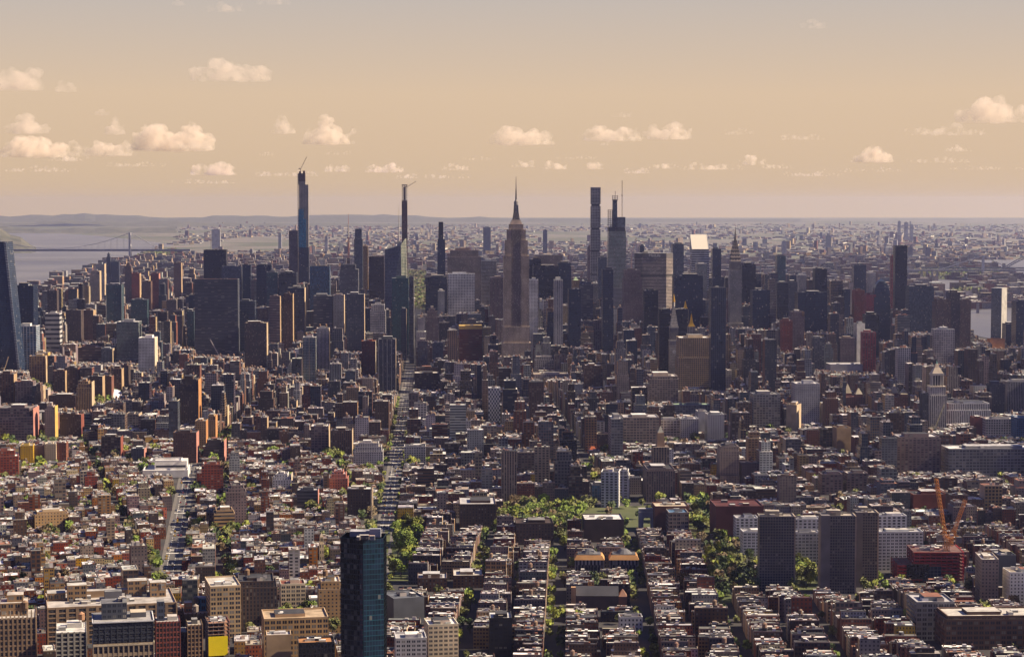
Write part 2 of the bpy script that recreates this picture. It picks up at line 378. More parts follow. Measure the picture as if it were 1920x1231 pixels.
# haze: one box of air round camera and city
hb = MB(); hb.box(0, 28000, 60000, 64000, -1.0, 545.0, 'plain', (1, 1, 1), 'plain')
hb.face([(-30000, -4000, -1.0), (-30000, 60000, -1.0), (30000, 60000, -1.0), (30000, -4000, -1.0)], 'plain', (1, 1, 1))
ho = hb.build('haze'); tag(ho, kind='stuff')
hm = bpy.data.materials.new('haze_air'); hm.use_nodes = True; t = hm.node_tree; t.nodes.clear()
o_ = N('ShaderNodeOutputMaterial', t); pv = N('ShaderNodeVolumePrincipled', t); pv.inputs['Color'].default_value = (.50, .56, 1.0, 1)
pv.inputs['Density'].default_value = 1.8e-5; pv.inputs['Anisotropy'].default_value = 0.55; pv.inputs['Absorption Color'].default_value = (1, 1, 1, 1)
t.links.new(pv.outputs[0], o_.inputs['Volume'])
ho.data.materials.clear(); ho.data.materials.append(hm)

# clouds: lumpy cumulus, each a closed volume at its own distance
cmats = []
for i, dn in enumerate((.0042, .0038, .0032)):
    cm = bpy.data.materials.new('cloud_vapour'); cm.use_nodes = True; t = cm.node_tree; t.nodes.clear()
    o_ = N('ShaderNodeOutputMaterial', t); pv = N('ShaderNodeVolumePrincipled', t); pv.inputs['Color'].default_value = (1, .90, .79, 1)
    pv.inputs['Density'].default_value = dn; pv.inputs['Anisotropy'].default_value = 0.0
    tc_ = N('ShaderNodeNewGeometry', t); nz_ = N('ShaderNodeTexNoise', t); nz_.inputs['Scale'].default_value = (.011, .008, .004)[i]; nz_.inputs['Detail'].default_value = 3
    t.links.new(tc_.outputs['Position'], nz_.inputs['Vector']); mm = N('ShaderNodeMapRange', t); mm.inputs[1].default_value = .36; mm.inputs[2].default_value = .72; mm.inputs[4].default_value = dn * 1.9
    t.links.new(nz_.outputs[0], mm.inputs[0]); t.links.new(mm.outputs[0], pv.inputs['Density'])
    t.links.new(pv.outputs[0], o_.inputs['Volume']); cmats.append(cm)
CLOUDS = [(22, 168, 120, 56, 1, 0), (125, 172, 42, 24, 0, 0), (430, 151, 148, 44, 0, 0), (425, 22, 74, 20, 1, 0), (514, 9, 62, 16, 1, 0), (335, 10, 26, 14, 1, 0), (1522, 53, 50, 19, 1, 0),
 (1862, 229, 140, 48, 0, 0), (1772, 253, 140, 20, 1, 0), (52, 250, 84, 34, 1, 0), (72, 294, 150, 46, 1, 0), (215, 252, 40, 28, 1, 0), (325, 282, 150, 54, 0, 0), (205, 292, 90, 32, 1, 0),
 (530, 250, 44, 30, 0, 0), (618, 270, 92, 46, 0, 0), (978, 271, 118, 38, 0, 0), (1148, 264, 104, 32, 0, 0), (1250, 261, 92, 34, 0, 0), (1382, 252, 60, 13, 1, 0), (1500, 262, 84, 12, 1, 0),
 (1642, 304, 84, 30, 1, 0), (1800, 284, 50, 12, 1, 0), (402, 328, 84, 28, 2, 0), (632, 322, 54, 16, 1, 0), (722, 323, 72, 18, 1, 0), (850, 319, 54, 14, 1, 0),
 (985, 313, 50, 14, 1, 0), (1040, 317, 46, 20, 1, 0), (1110, 317, 40, 17, 1, 0), (1192, 325, 50, 12, 1, 0), (1244, 316, 54, 13, 1, 0), (1410, 309, 52, 20, 1, 0), (1455, 316, 54, 12, 1, 0),
 (130, 302, 70, 14, 1, 0), (1620, 322, 150, 9, 2, 0), (1850, 318, 150, 8, 2, 0), (505, 292, 36, 8, 2, 0), (640, 290, 60, 9, 2, 0), (1140, 272, 50, 8, 2, 0), (365, 278, 60, 20, 1, 0), (1165, 220, 46, 12, 2, 0), (190, 216, 30, 12, 2, 0), (70, 322, 130, 12, 2, 0), (250, 312, 110, 10, 2, 0), (540, 330, 120, 12, 2, 0), (800, 334, 150, 10, 2, 0), (1330, 318, 110, 14, 2, 0), (1520, 330, 110, 10, 2, 0), (1760, 305, 110, 12, 2, 0), (900, 300, 60, 8, 2, 0), (1080, 298, 70, 7, 2, 0), (380, 344, 110, 9, 2, 0)]
def make_cloud(px, base, w, h, den):
    rnd = random.Random(px * 31 + base)
    Y = (1250 - EYE) / ((380 - base) / F); s = Y / F
    c = pt(px, base, Y); W_, H_ = w * s * 1.12, h * s * 1.25
    bl = []
    n = 34 if w > 60 else 18
    for i in range(n):
        u = rnd.uniform(-1, 1); env = (1 - abs(u) ** 1.8)
        k = .5 + .5 * (.5 + .5 * math.sin(u * 5 + px)) * env
        r = H_ * rnd.uniform(.16, .34) * (.5 + .5 * env)
        z = r * .5 + rnd.random() ** .8 * max(0, H_ * k - r * 1.4)
        bl.append((u * (W_ / 2 - r), rnd.uniform(-.28, .28) * W_ * .7 * env, z, r))
        bl.append((u * (W_ / 2 - r * .6), rnd.uniform(-.2, .2) * W_, r * .35, r * .8))
    import bmesh
    bm = bmesh.new()
    for x, y, z, r in bl:
        ret = bmesh.ops.create_icosphere(bm, subdivisions=2, radius=r)
        for v in ret['verts']: v.co.z *= .85; v.co += Vector((x, y, z))
    me = bpy.data.meshes.new('cloud'); bm.to_mesh(me); bm.free()
    o = bpy.data.objects.new('cloud', me); COL.objects.link(o)
    md = o.modifiers.new('r', 'REMESH'); md.mode = 'VOXEL'; md.voxel_size = H_ / 13
    dg = bpy.context.evaluated_depsgraph_get(); ev = o.evaluated_get(dg); m2 = bpy.data.meshes.new_from_object(ev)
    o.modifiers.clear(); o.data = m2; m2.name = 'cloud'
    q = 4.0 / H_
    for v in m2.vertices:
        p = v.co * q; d = noise.fractal(p, .7, 2.1, 4) * H_ * .085
        v.co += v.normal * d
        if v.co.z < 0: v.co.z *= .35
    m2.materials.clear(); m2.materials.append(cmats[den])
    o.location = c
    return o
CL = []
for (px, base, w, h, den, _) in CLOUDS: CL.append((make_cloud(px, base, w, h, den), px, base, w, h))
# ------------------------------------------------------------------ buildings placed one by one
LM = []       # records used to keep the generic city off them: dict(cx, cy, w, d, rot, l, r, yb, Y, ref)
REFS = []     # (short phrase, px, py, Y)
TH = math.atan(-.0373)                      # the avenues' bearing
def Rz(deg): return math.radians(deg)
def scale_at(Y): return Y / F
def zrow(py, Y): return pt(960, py, Y).z
def reg(cx, cy, w, d, rot, l, r, top, yb, Y, ref=None):
    yb = min(yb, 378 + 1513200 / Y)
    LM.append(dict(cx=cx, cy=cy, w=w, d=d, rot=rot, l=l, r=r, yb=yb, Y=Y, top=top))
    if ref: REFS.append((ref, (l + r) / 2, (top + yb) / 2, Y))
def loc_of(l, r, top, yb, Y, dep, rot):
    """front edge centre at distance Y -> building centre"""
    a = pt(l, (top + yb) / 2, Y); b = pt(r, (top + yb) / 2, Y)
    w = (b.x - a.x); w = max(4, (w - abs(math.sin(rot)) * dep * .0) ) ; fx = (a.x + b.x) / 2
    return fx - math.sin(rot) * dep / 2, Y + math.cos(rot) * dep / 2, w
STY_BAY = dict(checker=3, glass_mirror=3, punch=3.6, twin=4.2, loft=5.0, strip=8, pier=3.2, grid=4.2, whitegrid=3.4, balcony=5.5, glass_blue=3.2, glass_teal=3.0, glass_navy=3.4, glass_black=3.0, glass_grey=3.4, glass_green=2.6, glass_bright=3, plain=4)
FLR = dict(loft=4.2, strip=4.0, glass_blue=4, glass_navy=4.2, glass_black=4, glass_grey=4, grid=4.2)
def clutter(B, w, d, z, rnd, n=3, tank=0.4, wcol=(.2, .18, .17)):
    for i in range(n):
        a, c = rnd.uniform(2, min(6, w * .25) + 2), rnd.uniform(2, min(6, d * .25) + 2); hh = rnd.uniform(1.2, 3.4)
        B.box(rnd.uniform(-.38, .38) * (w - a), rnd.uniform(-.38, .38) * (d - c), a, c, z, z + hh, 'plain', vary(rnd.choice([(.3, .3, .3), (.5, .49, .47), wcol, (.14, .13, .13), (.4, .37, .33)]), rnd), 'roof', pick_roof(rnd)[1])
    if rnd.random() < tank: B.tank(rnd.uniform(-.3, .3) * w, rnd.uniform(-.3, .3) * d, z, rnd.uniform(1.6, 2.3), rnd.uniform(2, 4))
def parapet(B, w, d, z, col, t=.5, h=1.1):
    for (x, y, a, b) in ((0, -d / 2 + t / 2, w, t), (0, d / 2 - t / 2, w, t), (-w / 2 + t / 2, 0, t, d - 2 * t), (w / 2 - t / 2, 0, t, d - 2 * t)):
        B.box(x, y, a, b, z - .02, z + h, 'plain', col, 'plain', tuple(min(.7, c * 1.5 + .05) for c in col))
def simple(name, label, cat, l, r, top, yb, Y, dep, style, col, o):
    Y = Y or 1513200.0 / (yb - 380)
    rot = Rz(float(o['rot'])) if 'rot' in o else -TH
    rnd = random.Random(int(l * 13 + top))
    cx, cy, w = loc_of(l, r, top, yb, Y, 0, rot)
    dep = dep or min(60, max(16, w * .8))
    cx, cy, w = loc_of(l, r, top, yb, Y, dep, rot)
    h = zrow(top, Y); c = PAL[col]; rc = PAL[o['roof']] if 'roof' in o else pick_roof(rnd)[1]
    bay, fl = STY_BAY[style], FLR.get(style, 3.4)
    if 'bay' in o: bay = float(o['bay'])
    if 'fl' in o: fl = float(o['fl'])
    Bw = MB(); Br = MB(); kids = []
    tiers = [(0, 1, 1)]
    if 't' in o:   # t=frac:k,frac:k ...  top fractions with shrunken plan
        tiers = []
        z_prev, k_prev = 0.0, 1.0
        for s in o['t'].split('/'):
            fz, k = s.split(':'); tiers.append((z_prev, float(fz), k_prev)); z_prev, k_prev = float(fz), float(k)
        tiers.append((z_prev, 1.0, k_prev))
    slab = [(.5, .5)]
    for i, (a, b_, k) in enumerate(tiers):
        ww, dd = w * k, dep * (k + 1) / 2 if k < 1 else dep
        z0, z1 = a * h, b_ * h
        Bw.box(0, 0, ww, dd, z0, z1, style, c, 'plain', c, bay, fl, cap=False)
        Br.box(0, 0, ww, dd, z1 - .01, z1, 'plain', c, 'roof', rc)
        parapet(Br, ww, dd, z1, c, max(.5, ww * .012), 1.3)
    if 'base' in o:    # wider podium
        k, hz = [float(q) for q in o['base'].split(':')]
        Bw.box(0, dep * .0, w * k, dep * 1.25, 0, hz, style, c, 'roof', rc, bay, fl)
    root = Bw.build(name, None, (cx, cy, 0), rot); tag(root, label, cat)
    Br.build('roof', root)
    ww, dd = w * tiers[-1][2], dep * (tiers[-1][2] + 1) / 2
    K = MB(); pk = rnd.uniform(.35, .6)
    K.box(rnd.uniform(-.1, .1) * ww, 0, ww * pk, dd * .5, h, h + rnd.uniform(4, 7) * (1 if h > 50 else .6), 'plain', vary(c, rnd), 'roof', pick_roof(rnd)[1])
    if 'nopent' not in o: K.build('penthouse', root)
    K = MB(); clutter(K, ww * .9, dd * .9, h, rnd, 5 if ww > 25 else 3, 0, c); K.build('rooftop_plant', root)
    if 'tank' in o:
        for i in range(int(o['tank'] or 1)):
            K = MB(); K.tank(ww * (-.25 + .5 * i), -dd * .2, h, 2.4, 5, 4.5); K.build('water_tank', root)
    if 'mast' in o:
        K = MB(); dx, mh, r_ = [float(q) for q in o['mast'].split(':')]
        K.cyl(dx * ww, 0, r_, h, h + mh, 'plain', (.25, .24, .23), 6, r2=r_ * .4); K.build('mast', root)
    if 'pyr' in o:
        ph, pc = o['pyr'].split(':'); K = MB()
        K.box(0, 0, ww * .8, dd * .8, h, h + float(ph), 'plain', PAL[pc], k=.03); K.build('pyramid_roof', root)
    if 'band' in o:
        for s in o['band'].split('/'):
            fz, bc, bh = s.split(':'); K = MB()
            K.box(0, 0, w * 1.01, dep * 1.01, float(fz) * h, float(fz) * h + float(bh), 'plain', PAL[bc]); K.build('facade_band', root)
    if 'fins' in o:
        n, fc = o['fins'].split(':'); n = int(n)
        for i in range(n + 1):
            K = MB(); K.box(-w / 2 + w * i / n, -dep / 2 - .4, max(.5, w * .018), .8, 0, h, 'plain', PAL[fc]); K.build('pier', root)
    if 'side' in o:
        K = MB(); x = w / 2 + .15  # sun-side end wall; many carry the sunlight in a warmer, lighter colour
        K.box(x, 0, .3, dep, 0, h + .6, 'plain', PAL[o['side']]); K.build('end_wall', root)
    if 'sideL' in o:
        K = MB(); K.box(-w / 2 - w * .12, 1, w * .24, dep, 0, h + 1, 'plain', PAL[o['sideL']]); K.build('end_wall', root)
    reg(cx, cy, w * (1.2 if 'base' in o else 1), dep, rot, l, r, top, yb, Y, o.get('ref'))
    return root
TABLE = '''
office_tower|navy glass slab beside the tapered blue tower at the river end|tower|27|63|536|690|5000|60|glass_navy|navy|mast=0:6:4
office_tower|white framed blue glass block in front of navy slab|tower|33|68|612|692|4700|45|glass_blue|white|bay=7
apartment_tower|horizontally banded grey tower beside white framed glass block|tower|85|112|588|668|5300|35|strip|pale|fl=12
apartment_building|dark brown slab west of the teal tower with lit east wall|apartment building|124|152|582|650|5700|45|punch|umber|
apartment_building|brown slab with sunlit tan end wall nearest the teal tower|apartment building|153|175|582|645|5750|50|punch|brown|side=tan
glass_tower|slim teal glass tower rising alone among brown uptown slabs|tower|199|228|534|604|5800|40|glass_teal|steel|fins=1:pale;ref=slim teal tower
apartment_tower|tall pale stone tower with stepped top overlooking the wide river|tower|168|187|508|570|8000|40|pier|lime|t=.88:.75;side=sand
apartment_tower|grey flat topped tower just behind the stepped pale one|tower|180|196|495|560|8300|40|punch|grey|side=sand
apartment_tower|needle thin dark tower standing highest beside the wide river|tower|200|207|476|552|8500|25|glass_navy|steel|t=.93:.6
apartment_tower|broad dark tower touching the needle thin riverside tower|tower|208|223|491|555|8500|40|glass_navy|slate|
apartment_tower|dark art deco tower with tapering crown near teal tower|tower|234|247|493|575|7900|32|pier|brown|t=.8:.8/.93:.4
office_block|green grey glass block with white rooftop behind white gridded block|office block|219|260|604|682|4990|55|glass_green|grey|base=1.1:14;ref=green glass block
office_block|white gridded block with tan side beside green glass block|office block|260|290|634|697|4650|50|whitegrid|white|side=cream;ref=white gridded block
office_slab|huge black slab with grey louvred face, widest in midtown west|office slab|365|446|524|668|5150|45|strip|slate|fl=3.6;nopent=1;ref=huge black slab
office_block|dark teal block low behind the slim teal tower|office block|246|276|562|610|6300|45|glass_teal|slate|
apartment_building|dark glass building with green roof beside huge black slab|apartment building|351|364|584|660|5500|30|glass_teal|steel|
office_tower|black tower top showing behind the huge black slab|tower|382|424|469|545|6600|50|glass_black|black|mast=-.2:50:1.2;nopent=1
office_tower|grey tower with diagonal bracing behind the huge black slab|tower|416|452|500|580|6500|45|glass_grey|steel|
office_tower|dark rounded tower at the east end of huge black slab|tower|454|470|497|575|6800|40|glass_navy|navy|
apartment_tower|slender brown tower with two lit edges west of huge slab|tower|326|340|493|570|8400|35|punch|brown|side=tan
apartment_tower|russet tower pair member nearest slender brown tower|tower|247|262|513|575|7800|40|punch|red|side=tan
apartment_tower|wide russet slab between uptown brown towers|tower|266|283|528|585|7400|40|punch|brown|
apartment_tower|russet tower with pink lit flank among uptown slabs|tower|283|298|513|585|7500|40|punch|red|side=pink
office_building|long low brown office building with sunlit roof line|office building|143|190|652|692|4980|60|strip|brown|roof=sand
office_building|steel grey block joined to long low brown building|office building|190|211|654|693|4960|50|pier|steel|side=sand
residential_slab|tan apartment slab with many balconies behind brick slabs|apartment building|55|85|668|720|4460|30|balcony|tan|side=sand
residential_slab|taller tan balcony slab next to sunlit end wall|apartment building|66|90|662|722|4480|28|balcony|sand|side=yellow
apartment_tower|brown red brick slab first from the west by park trees|apartment building|0|26|702|765|3950|30|balcony|brown|side=tan
apartment_tower|brown brick slab with purple face behind first western slab|apartment building|28|62|716|765|3940|30|balcony|mauve|
apartment_tower|dark brown cross plan slab north of the park trees|apartment building|99|122|696|742|4180|28|balcony|brown|side=tan
apartment_tower|second dark brown cross plan slab north of the park trees|apartment building|122|146|690|742|4200|28|balcony|umber|side=brick
apartment_tower|tall brown brick slab left of white tennis bubble|apartment building|168|192|706|757|4020|30|punch|umber|side=tan
apartment_tower|tall brown brick slab next to white tennis bubble|apartment building|193|209|706|752|4060|30|punch|brown|side=brick
apartment_tower|ribbed brown slab behind the white tennis bubble|apartment building|209|228|692|740|4200|30|balcony|brown|side=tan
apartment_tower|dark brick slab east of the white tennis bubble|apartment building|229|241|686|730|4300|30|punch|umber|
stepped_tower|tan stepped deco tower with sunlit shoulder beside park trees|tower|144|172|716|775|0|30|pier|tan|t=.8:.75/.92:.5;side=sand
apartment_building|wide brown building below the stepped deco tower|apartment building|92|142|742|775|3880|40|punch|brown|
apartment_building|pink brown stepped building filling the far west edge|apartment building|-12|62|766|832|0|50|loft|mauve|t=.75:.8;side=pink
slender_tower|slender tower with bright yellow lit end wall|tower|84|103|762|830|0|26|punch|lime|side=yellow;t=.9:.6
apartment_building|dark brick apartment house with red lit end wall|apartment building|112|152|778|826|0|28|punch|umber|side=red;tank=1
apartment_building|red brick stepped apartment house at far west edge|apartment building|-10|34|846|900|0|30|twin|red|t=.8:.7;rot=12
apartment_building|yellow brick apartment house beside red stepped house|apartment building|39|62|836|876|0|26|punch|yellow|rot=8
apartment_building|cream fronted apartment house with brown wings|apartment building|84|105|833|873|0|26|punch|cream|rot=4
apartment_building|brown wing of the cream fronted apartment house|apartment building|66|83|836|873|0|24|punch|mauve|rot=4
apartment_building|brown twin wing east of the cream fronted house|apartment building|106|124|831|872|0|24|punch|brick|rot=4
loft_building|brown loft with tall red end wall and dark front|loft building|190|226|820|862|0|26|loft|umber|side=red
loft_building|small grey loft with pink brick end wall|loft building|246|270|842|872|0|26|punch|slate|side=pink
loft_building|tan loft building with glazed side above white rooftops|loft building|236|260|777|805|0|40|loft|lime|side=sand
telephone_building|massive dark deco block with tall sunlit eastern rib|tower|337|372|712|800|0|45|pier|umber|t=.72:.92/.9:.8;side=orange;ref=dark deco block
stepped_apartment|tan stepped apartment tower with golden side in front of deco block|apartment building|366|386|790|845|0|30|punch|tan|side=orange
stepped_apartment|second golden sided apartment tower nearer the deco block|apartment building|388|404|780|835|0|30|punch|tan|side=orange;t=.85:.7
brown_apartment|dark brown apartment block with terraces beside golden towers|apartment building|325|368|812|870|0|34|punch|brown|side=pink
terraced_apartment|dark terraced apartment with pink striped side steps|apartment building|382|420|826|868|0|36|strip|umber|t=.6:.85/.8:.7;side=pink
brick_apartment|red brown brick tower with tank house at the lower avenue edge|apartment building|378|418|872|926|0|34|twin|red|t=.85:.75;roof=red;side=brick;rot=8;ref=red brick tower
brick_apartment|tan brick apartment block with stepped top east of avenue|apartment building|425|462|912|990|0|34|punch|mauve|t=.85:.8/.93:.5;rot=10
brick_apartment|lower tan brick block with sunlit stripes beside stepped block|apartment building|402|440|958|1002|0|30|strip|tan|rot=10;t=.85:.8
deco_apartment|tan deco apartment with twin wings and gilded penthouse|apartment building|66|128|960|1002|0|26|punch|tan|rot=18;t=.88:.85;ref=twin winged deco apartment
brick_apartment|grey banded apartment with pink lit end wall|apartment building|557|596|920|960|0|22|strip|slate|side=pink
brown_block|plain brown block beside Sixth avenue|apartment building|651|698|918|975|0|26|punch|umber|side=sand
deco_apartment|stepped rose brick apartment with crown near avenue|apartment building|618|652|885|930|0|30|punch|pink|t=.7:.8/.88:.5
white_apartment|white stepped apartment block with sunlit eastern terraces|apartment building|511|546|890|926|0|30|punch|white|t=.7:.85/.85:.6;side=cream
white_apartment|pale grey stepped apartment hugging the avenue|apartment building|663|718|832|878|0|34|whitegrid|pale|t=.65:.9/.85:.7
white_apartment|pale gridded block opposite grey stepped apartment|apartment building|758|798|838|875|0|30|whitegrid|pale|
loft_building|grey blocky loft with large windows below the towers|loft building|583|616|800|855|0|40|loft|mauve|side=sand
loft_building|brown ribbed loft with golden corner beside blocky loft|loft building|620|660|808|860|0|40|pier|brown|side=sand
apartment_tower|teal and white apartment tower, first of the midtown west pair|tower|568|592|633|730|4450|30|glass_teal|pale|fins=2:sand;tank=1
apartment_tower|white ribbed apartment tower with twin roof tanks|tower|594|617|616|700|4750|30|pier|pale|tank=2;side=sand
apartment_tower|dark red brick tower with pale top by tan edge|tower|678|704|640|715|4600|35|punch|red|side=cream;roof=orange
apartment_tower|tall black and white striped tower with blank roof box|tower|710|742|636|748|4220|30|pier|slate|fins=4:pale;side=sand;ref=striped avenue tower
apartment_tower|dark narrow tower pressed behind the striped avenue tower|tower|733|752|562|660|5300|35|punch|slate|
office_tower|dark glass tower with gold lit corner near dark tower|tower|752|762|580|680|5100|25|glass_navy|slate|side=sand
wrapped_tower|tower frame wrapped in red netting with yellow top edge|tower under construction|861|904|612|686|5000|55|strip|red|band=.93:yellow:8;nopent=1;fl=5;ref=red wrapped tower
patterned_building|blue and white checkered facade building standing alone|building|916|938|728|798|0|28|checker|white|bay=2.6;fl=4;nopent=1;ref=checkered blue tower
grid_tower|white gridded office slab with bright horizontal bands|office tower|840|890|514|585|5500|40|grid|white|ref=white banded slab
office_tower|dark glass block left of the white banded slab|office tower|798|838|519|585|5600|45|glass_black|slate|
office_tower|pale grey narrow block in front of dark glass block|office tower|821|834|546|590|5400|30|pier|pale|
stone_slab|broad brown stone slab with stepped shoulders behind white banded slab|office tower|839|902|470|560|5900|45|pier|lime|t=.93:.85;base=1.1:60;ref=broad stone slab
office_tower|grey framed tower with dark glass beside broad stone slab|office tower|901|931|490|570|6000|45|glass_black|pale|
office_tower|brown stone block just left of the great spired tower|office tower|919|944|521|590|5200|40|pier|mauve|
white_tower|white ribbed tower clinging to the great spired tower|office tower|992|1009|525|622|5000|35|whitegrid|white|side=sand
office_tower|black tower right behind white ribbed tower|office tower|992|1015|487|560|5900|40|glass_black|black|
office_tower|wide grey slab above black blocks|office tower|1002|1055|479|540|6400|40|pier|lime|nopent=1
office_tower|wide black block in front of wide grey slab|office tower|1000|1048|500|560|5800|45|glass_black|black|
office_tower|dark block topped by green lit roof box|office tower|1046|1071|494|570|6000|40|glass_navy|slate|roof=green
white_tower|white and black vertically striped narrow tower|office tower|1039|1055|525|632|4900|26|pier|pale|fins=4:white;ref=narrow striped tower
copper_tower|dark tower ending in a small green pyramid|office tower|1073|1087|526|590|5600|30|pier|tan|pyr=10:copper
office_tower|navy tower standing below the green pyramid top|office tower|1066|1089|543|650|4900|35|glass_navy|navy|
office_tower|slate block with louvred floors east of navy tower|office tower|1088|1112|534|600|5500|40|strip|slate|
office_tower|grey slender block right of the tall white grid tower|office tower|1121|1138|483|560|5900|35|glass_grey|steel|
office_tower|dark narrow tower under the glass construction tower|office tower|1130|1150|506|600|5000|35|glass_navy|slate|side=steel
office_tower|brown low block left of the tall white grid tower|office tower|1102|1109|463|530|6800|30|punch|mauve|
stone_tower|brown stone tower with wide stepped shoulders|office tower|1168|1205|507|600|5300|50|punch|mauve|t=.6:.92/.9:.8
office_tower|black square block in front of the wide concrete slab|office tower|1208|1234|545|610|5100|40|glass_black|black|
office_tower|small dark tower peeking over the wide concrete slab|office tower|1200|1208|461|500|7000|28|glass_navy|slate|
office_tower|blue grey tower with white middle band|office tower|1261|1282|458|530|6200|40|glass_grey|steel|band=.62:white:5
office_tower|wide navy glass wall right of the wide concrete slab|office tower|1264|1318|518|590|5200|45|glass_navy|navy|ref=wide navy wall
office_tower|pale green glass tower below the slanted roof tower|office tower|1306|1326|495|560|5900|35|glass_green|pale|
office_tower|slim slate tower right of the slanted roof tower|office tower|1336|1352|467|540|6300|30|glass_navy|slate|
glass_condo|tall dark blue glass tower with golden east edge|tower|1333|1361|540|740|4240|32|glass_navy|steel|nopent=1;side=sand;bay=4;ref=tall blue glass tower
glass_condo|thin black tower left of the gold tipped clock tower|tower|1236|1256|580|705|4650|30|glass_black|black|nopent=1;ref=thin black tower
office_tower|black block between the two gold tipped spires|office tower|1262|1290|580|660|4900|40|glass_black|black|nopent=1
stone_block|sunlit cream stone block with tall arched base|office building|1272|1333|634|735|4300|60|grid|sand|t=.62:.94;bay=4;ref=cream arched block
balcony_tower|brown balconied tower with lit crown tank|apartment tower|1113|1147|601|660|5350|35|balcony|mauve|tank=1;side=sand
office_tower|dark brown block with pale cornice in mid city|office building|1096|1130|686|740|4300|45|loft|brown|t=.9:.9
loft_building|pale framed block with open terrace crown|building|1003|1038|669|700|4800|30|grid|pale|t=.75:.85
small_tower|grey deco building with golden dome corner|building|1000|1066|702|722|4560|45|loft|pale|
grand_loft|large corner loft with wide arched top windows|loft building|1217|1272|706|760|0|60|loft|lime|t=.9:.95
grand_loft|grey loft with three rows of arched windows|loft building|1169|1236|783|840|0|50|loft|lime|ref=arched grey loft
grand_loft|tall thin grey loft end beside the arched grey loft|loft building|1146|1168|786|860|0|60|loft|grey|
white_loft|white mansard loft building with many windows|loft building|1276|1310|786|830|0|40|whitegrid|pale|
white_loft|pale row joined to white mansard loft|loft building|1238|1275|788|828|0|35|loft|pale|
grey_loft|blank white wall building rising behind white mansard loft|building|1308|1326|772|815|0|30|plain|pale|
grey_loft|long grey building with green copper roof edge|office building|1264|1332|760|785|0|40|loft|grey|roof=copper
office_building|square window office block with dark glass crown|office building|1327|1358|778|832|0|40|punch|pale|
office_building|grey gridded office block facing the square trees|office building|1413|1463|740|805|0|45|loft|grey|
office_building|pale gridded block beside cream arched block|office building|1344|1372|695|735|4330|35|whitegrid|pale|
tall_apartment|grey stone block with arched crown windows|office building|1492|1537|720|802|0|45|punch|pale|t=.85:1
tan_building|narrow sunlit tan building with stepped rear|building|1474|1494|760|817|0|30|plain|sand|rot=-22
tan_building|tan windowless slab with dark grid side|building|1569|1596|803|853|0|30|plain|tan|rot=5
balcony_tower|dark brown slab with lit grid front by tan slab|apartment building|1543|1568|806|848|0|28|loft|umber|
brown_apartment|large rose brown apartment house with penthouse row|apartment building|1682|1764|820|892|0|45|balcony|mauve|t=.95:.95;ref=rose brown apartment house
long_building|long grey campus building with dark square windows|building|1778|1960|842|895|0|45|loft|grey|
white_building|wide white stone building beside the white clock spire|office building|1775|1858|757|800|3600|50|pier|white|t=.7:.94;ref=wide white stone building
grey_apartment|grey apartment slab east of wide white stone building|apartment building|1856|1884|722|785|3790|30|punch|slate|side=brown
grey_apartment|ribbed grey apartment pair at the east edge|apartment building|1888|1935|716|775|3850|30|pier|pale|
grid_apartment|wide blue grey gridded apartment block|apartment building|1848|1905|786|825|0|35|grid|pale|
grid_apartment|blue gridded block at the east edge|apartment building|1906|1960|784|830|0|35|whitegrid|blue|
brown_apartment|maroon block behind blue grey gridded apartment|apartment building|1827|1848|784|820|3420|30|plain|red|
hospital_roof|building with long white sloping roof|building|1557|1643|684|705|4700|60|plain|pale|roof=white;nopent=1
tower|pale slab pair member facing the river on First avenue|apartment building|1606|1622|607|690|4950|25|plain|pale|rot=10
tower|tower frame wrapped in bright red scaffold|tower under construction|1618|1642|624|700|4700|30|balcony|scarlet|side=scarlet
tower|black tower behind the bright red scaffold|tower|1622|1648|590|690|5100|35|glass_black|black|
tower|maroon brick tower with pale edges left of rounded tower|tower|1602|1621|545|630|5800|35|punch|red|side=tan
tower|maroon brick tower with arched top below rounded tower|tower|1624|1642|553|640|5700|35|punch|scarlet|
black_tower|tallest black slab near the east river|tower|1678|1701|461|580|5900|28|glass_black|black|nopent=1;ref=tallest black slab
tower|slim red tower against the tallest black slab|tower|1671|1677|481|560|6100|20|balcony|scarlet|mast=0:30:1
glass_tower|wide grey glass tower with pale roof by east river|tower|1704|1751|537|625|5600|45|glass_grey|navy|t=.95:.98
brown_ribbed|broad brown ribbed tower with stepped top|tower|1754|1782|562|655|5350|40|pier|brown|t=.95:.8
brown_ribbed|tallest part of the brown ribbed riverside cluster|tower|1780|1800|549|655|5400|40|pier|umber|mast=0:8:2
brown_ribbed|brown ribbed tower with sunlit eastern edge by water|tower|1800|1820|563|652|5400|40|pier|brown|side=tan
grid_apartment|grid faced apartment tower below brown ribbed cluster|apartment building|1752|1790|618|685|4800|35|loft|pale|mast=0:10:4
tower|navy block at the east edge beside the river|tower|1905|1930|566|650|5400|45|glass_navy|navy|
tower|lower navy block joined to east edge block|tower|1886|1906|608|650|5500|40|glass_navy|navy|
orange_building|small orange sunlit building below the thin white slab|building|1856|1884|636|655|5400|30|plain|orange|side=sand
office_tower|black block right of the steel crowned spire|office tower|1391|1417|496|570|5900|40|glass_black|black|
office_tower|navy block below the steel crowned spire|office tower|1411|1443|545|615|5200|45|glass_navy|navy|
office_tower|green grey slender tower east of the steel crown|office tower|1457|1473|480|560|6300|35|glass_teal|steel|
office_tower|dark tower in front of green grey slender tower|office tower|1457|1478|531|600|5400|35|glass_black|slate|
office_tower|purple grey tower beside the dark tower|office tower|1479|1495|529|600|5700|35|punch|slate|
wide_tower|widest navy block of the east side|office tower|1496|1551|549|622|5200|50|glass_navy|navy|ref=widest navy block
office_tower|black tower rising behind widest navy block|office tower|1528|1551|505|570|6000|40|glass_black|black|
office_tower|pale block behind the widest navy block|office tower|1496|1512|516|570|6300|35|pier|pale|
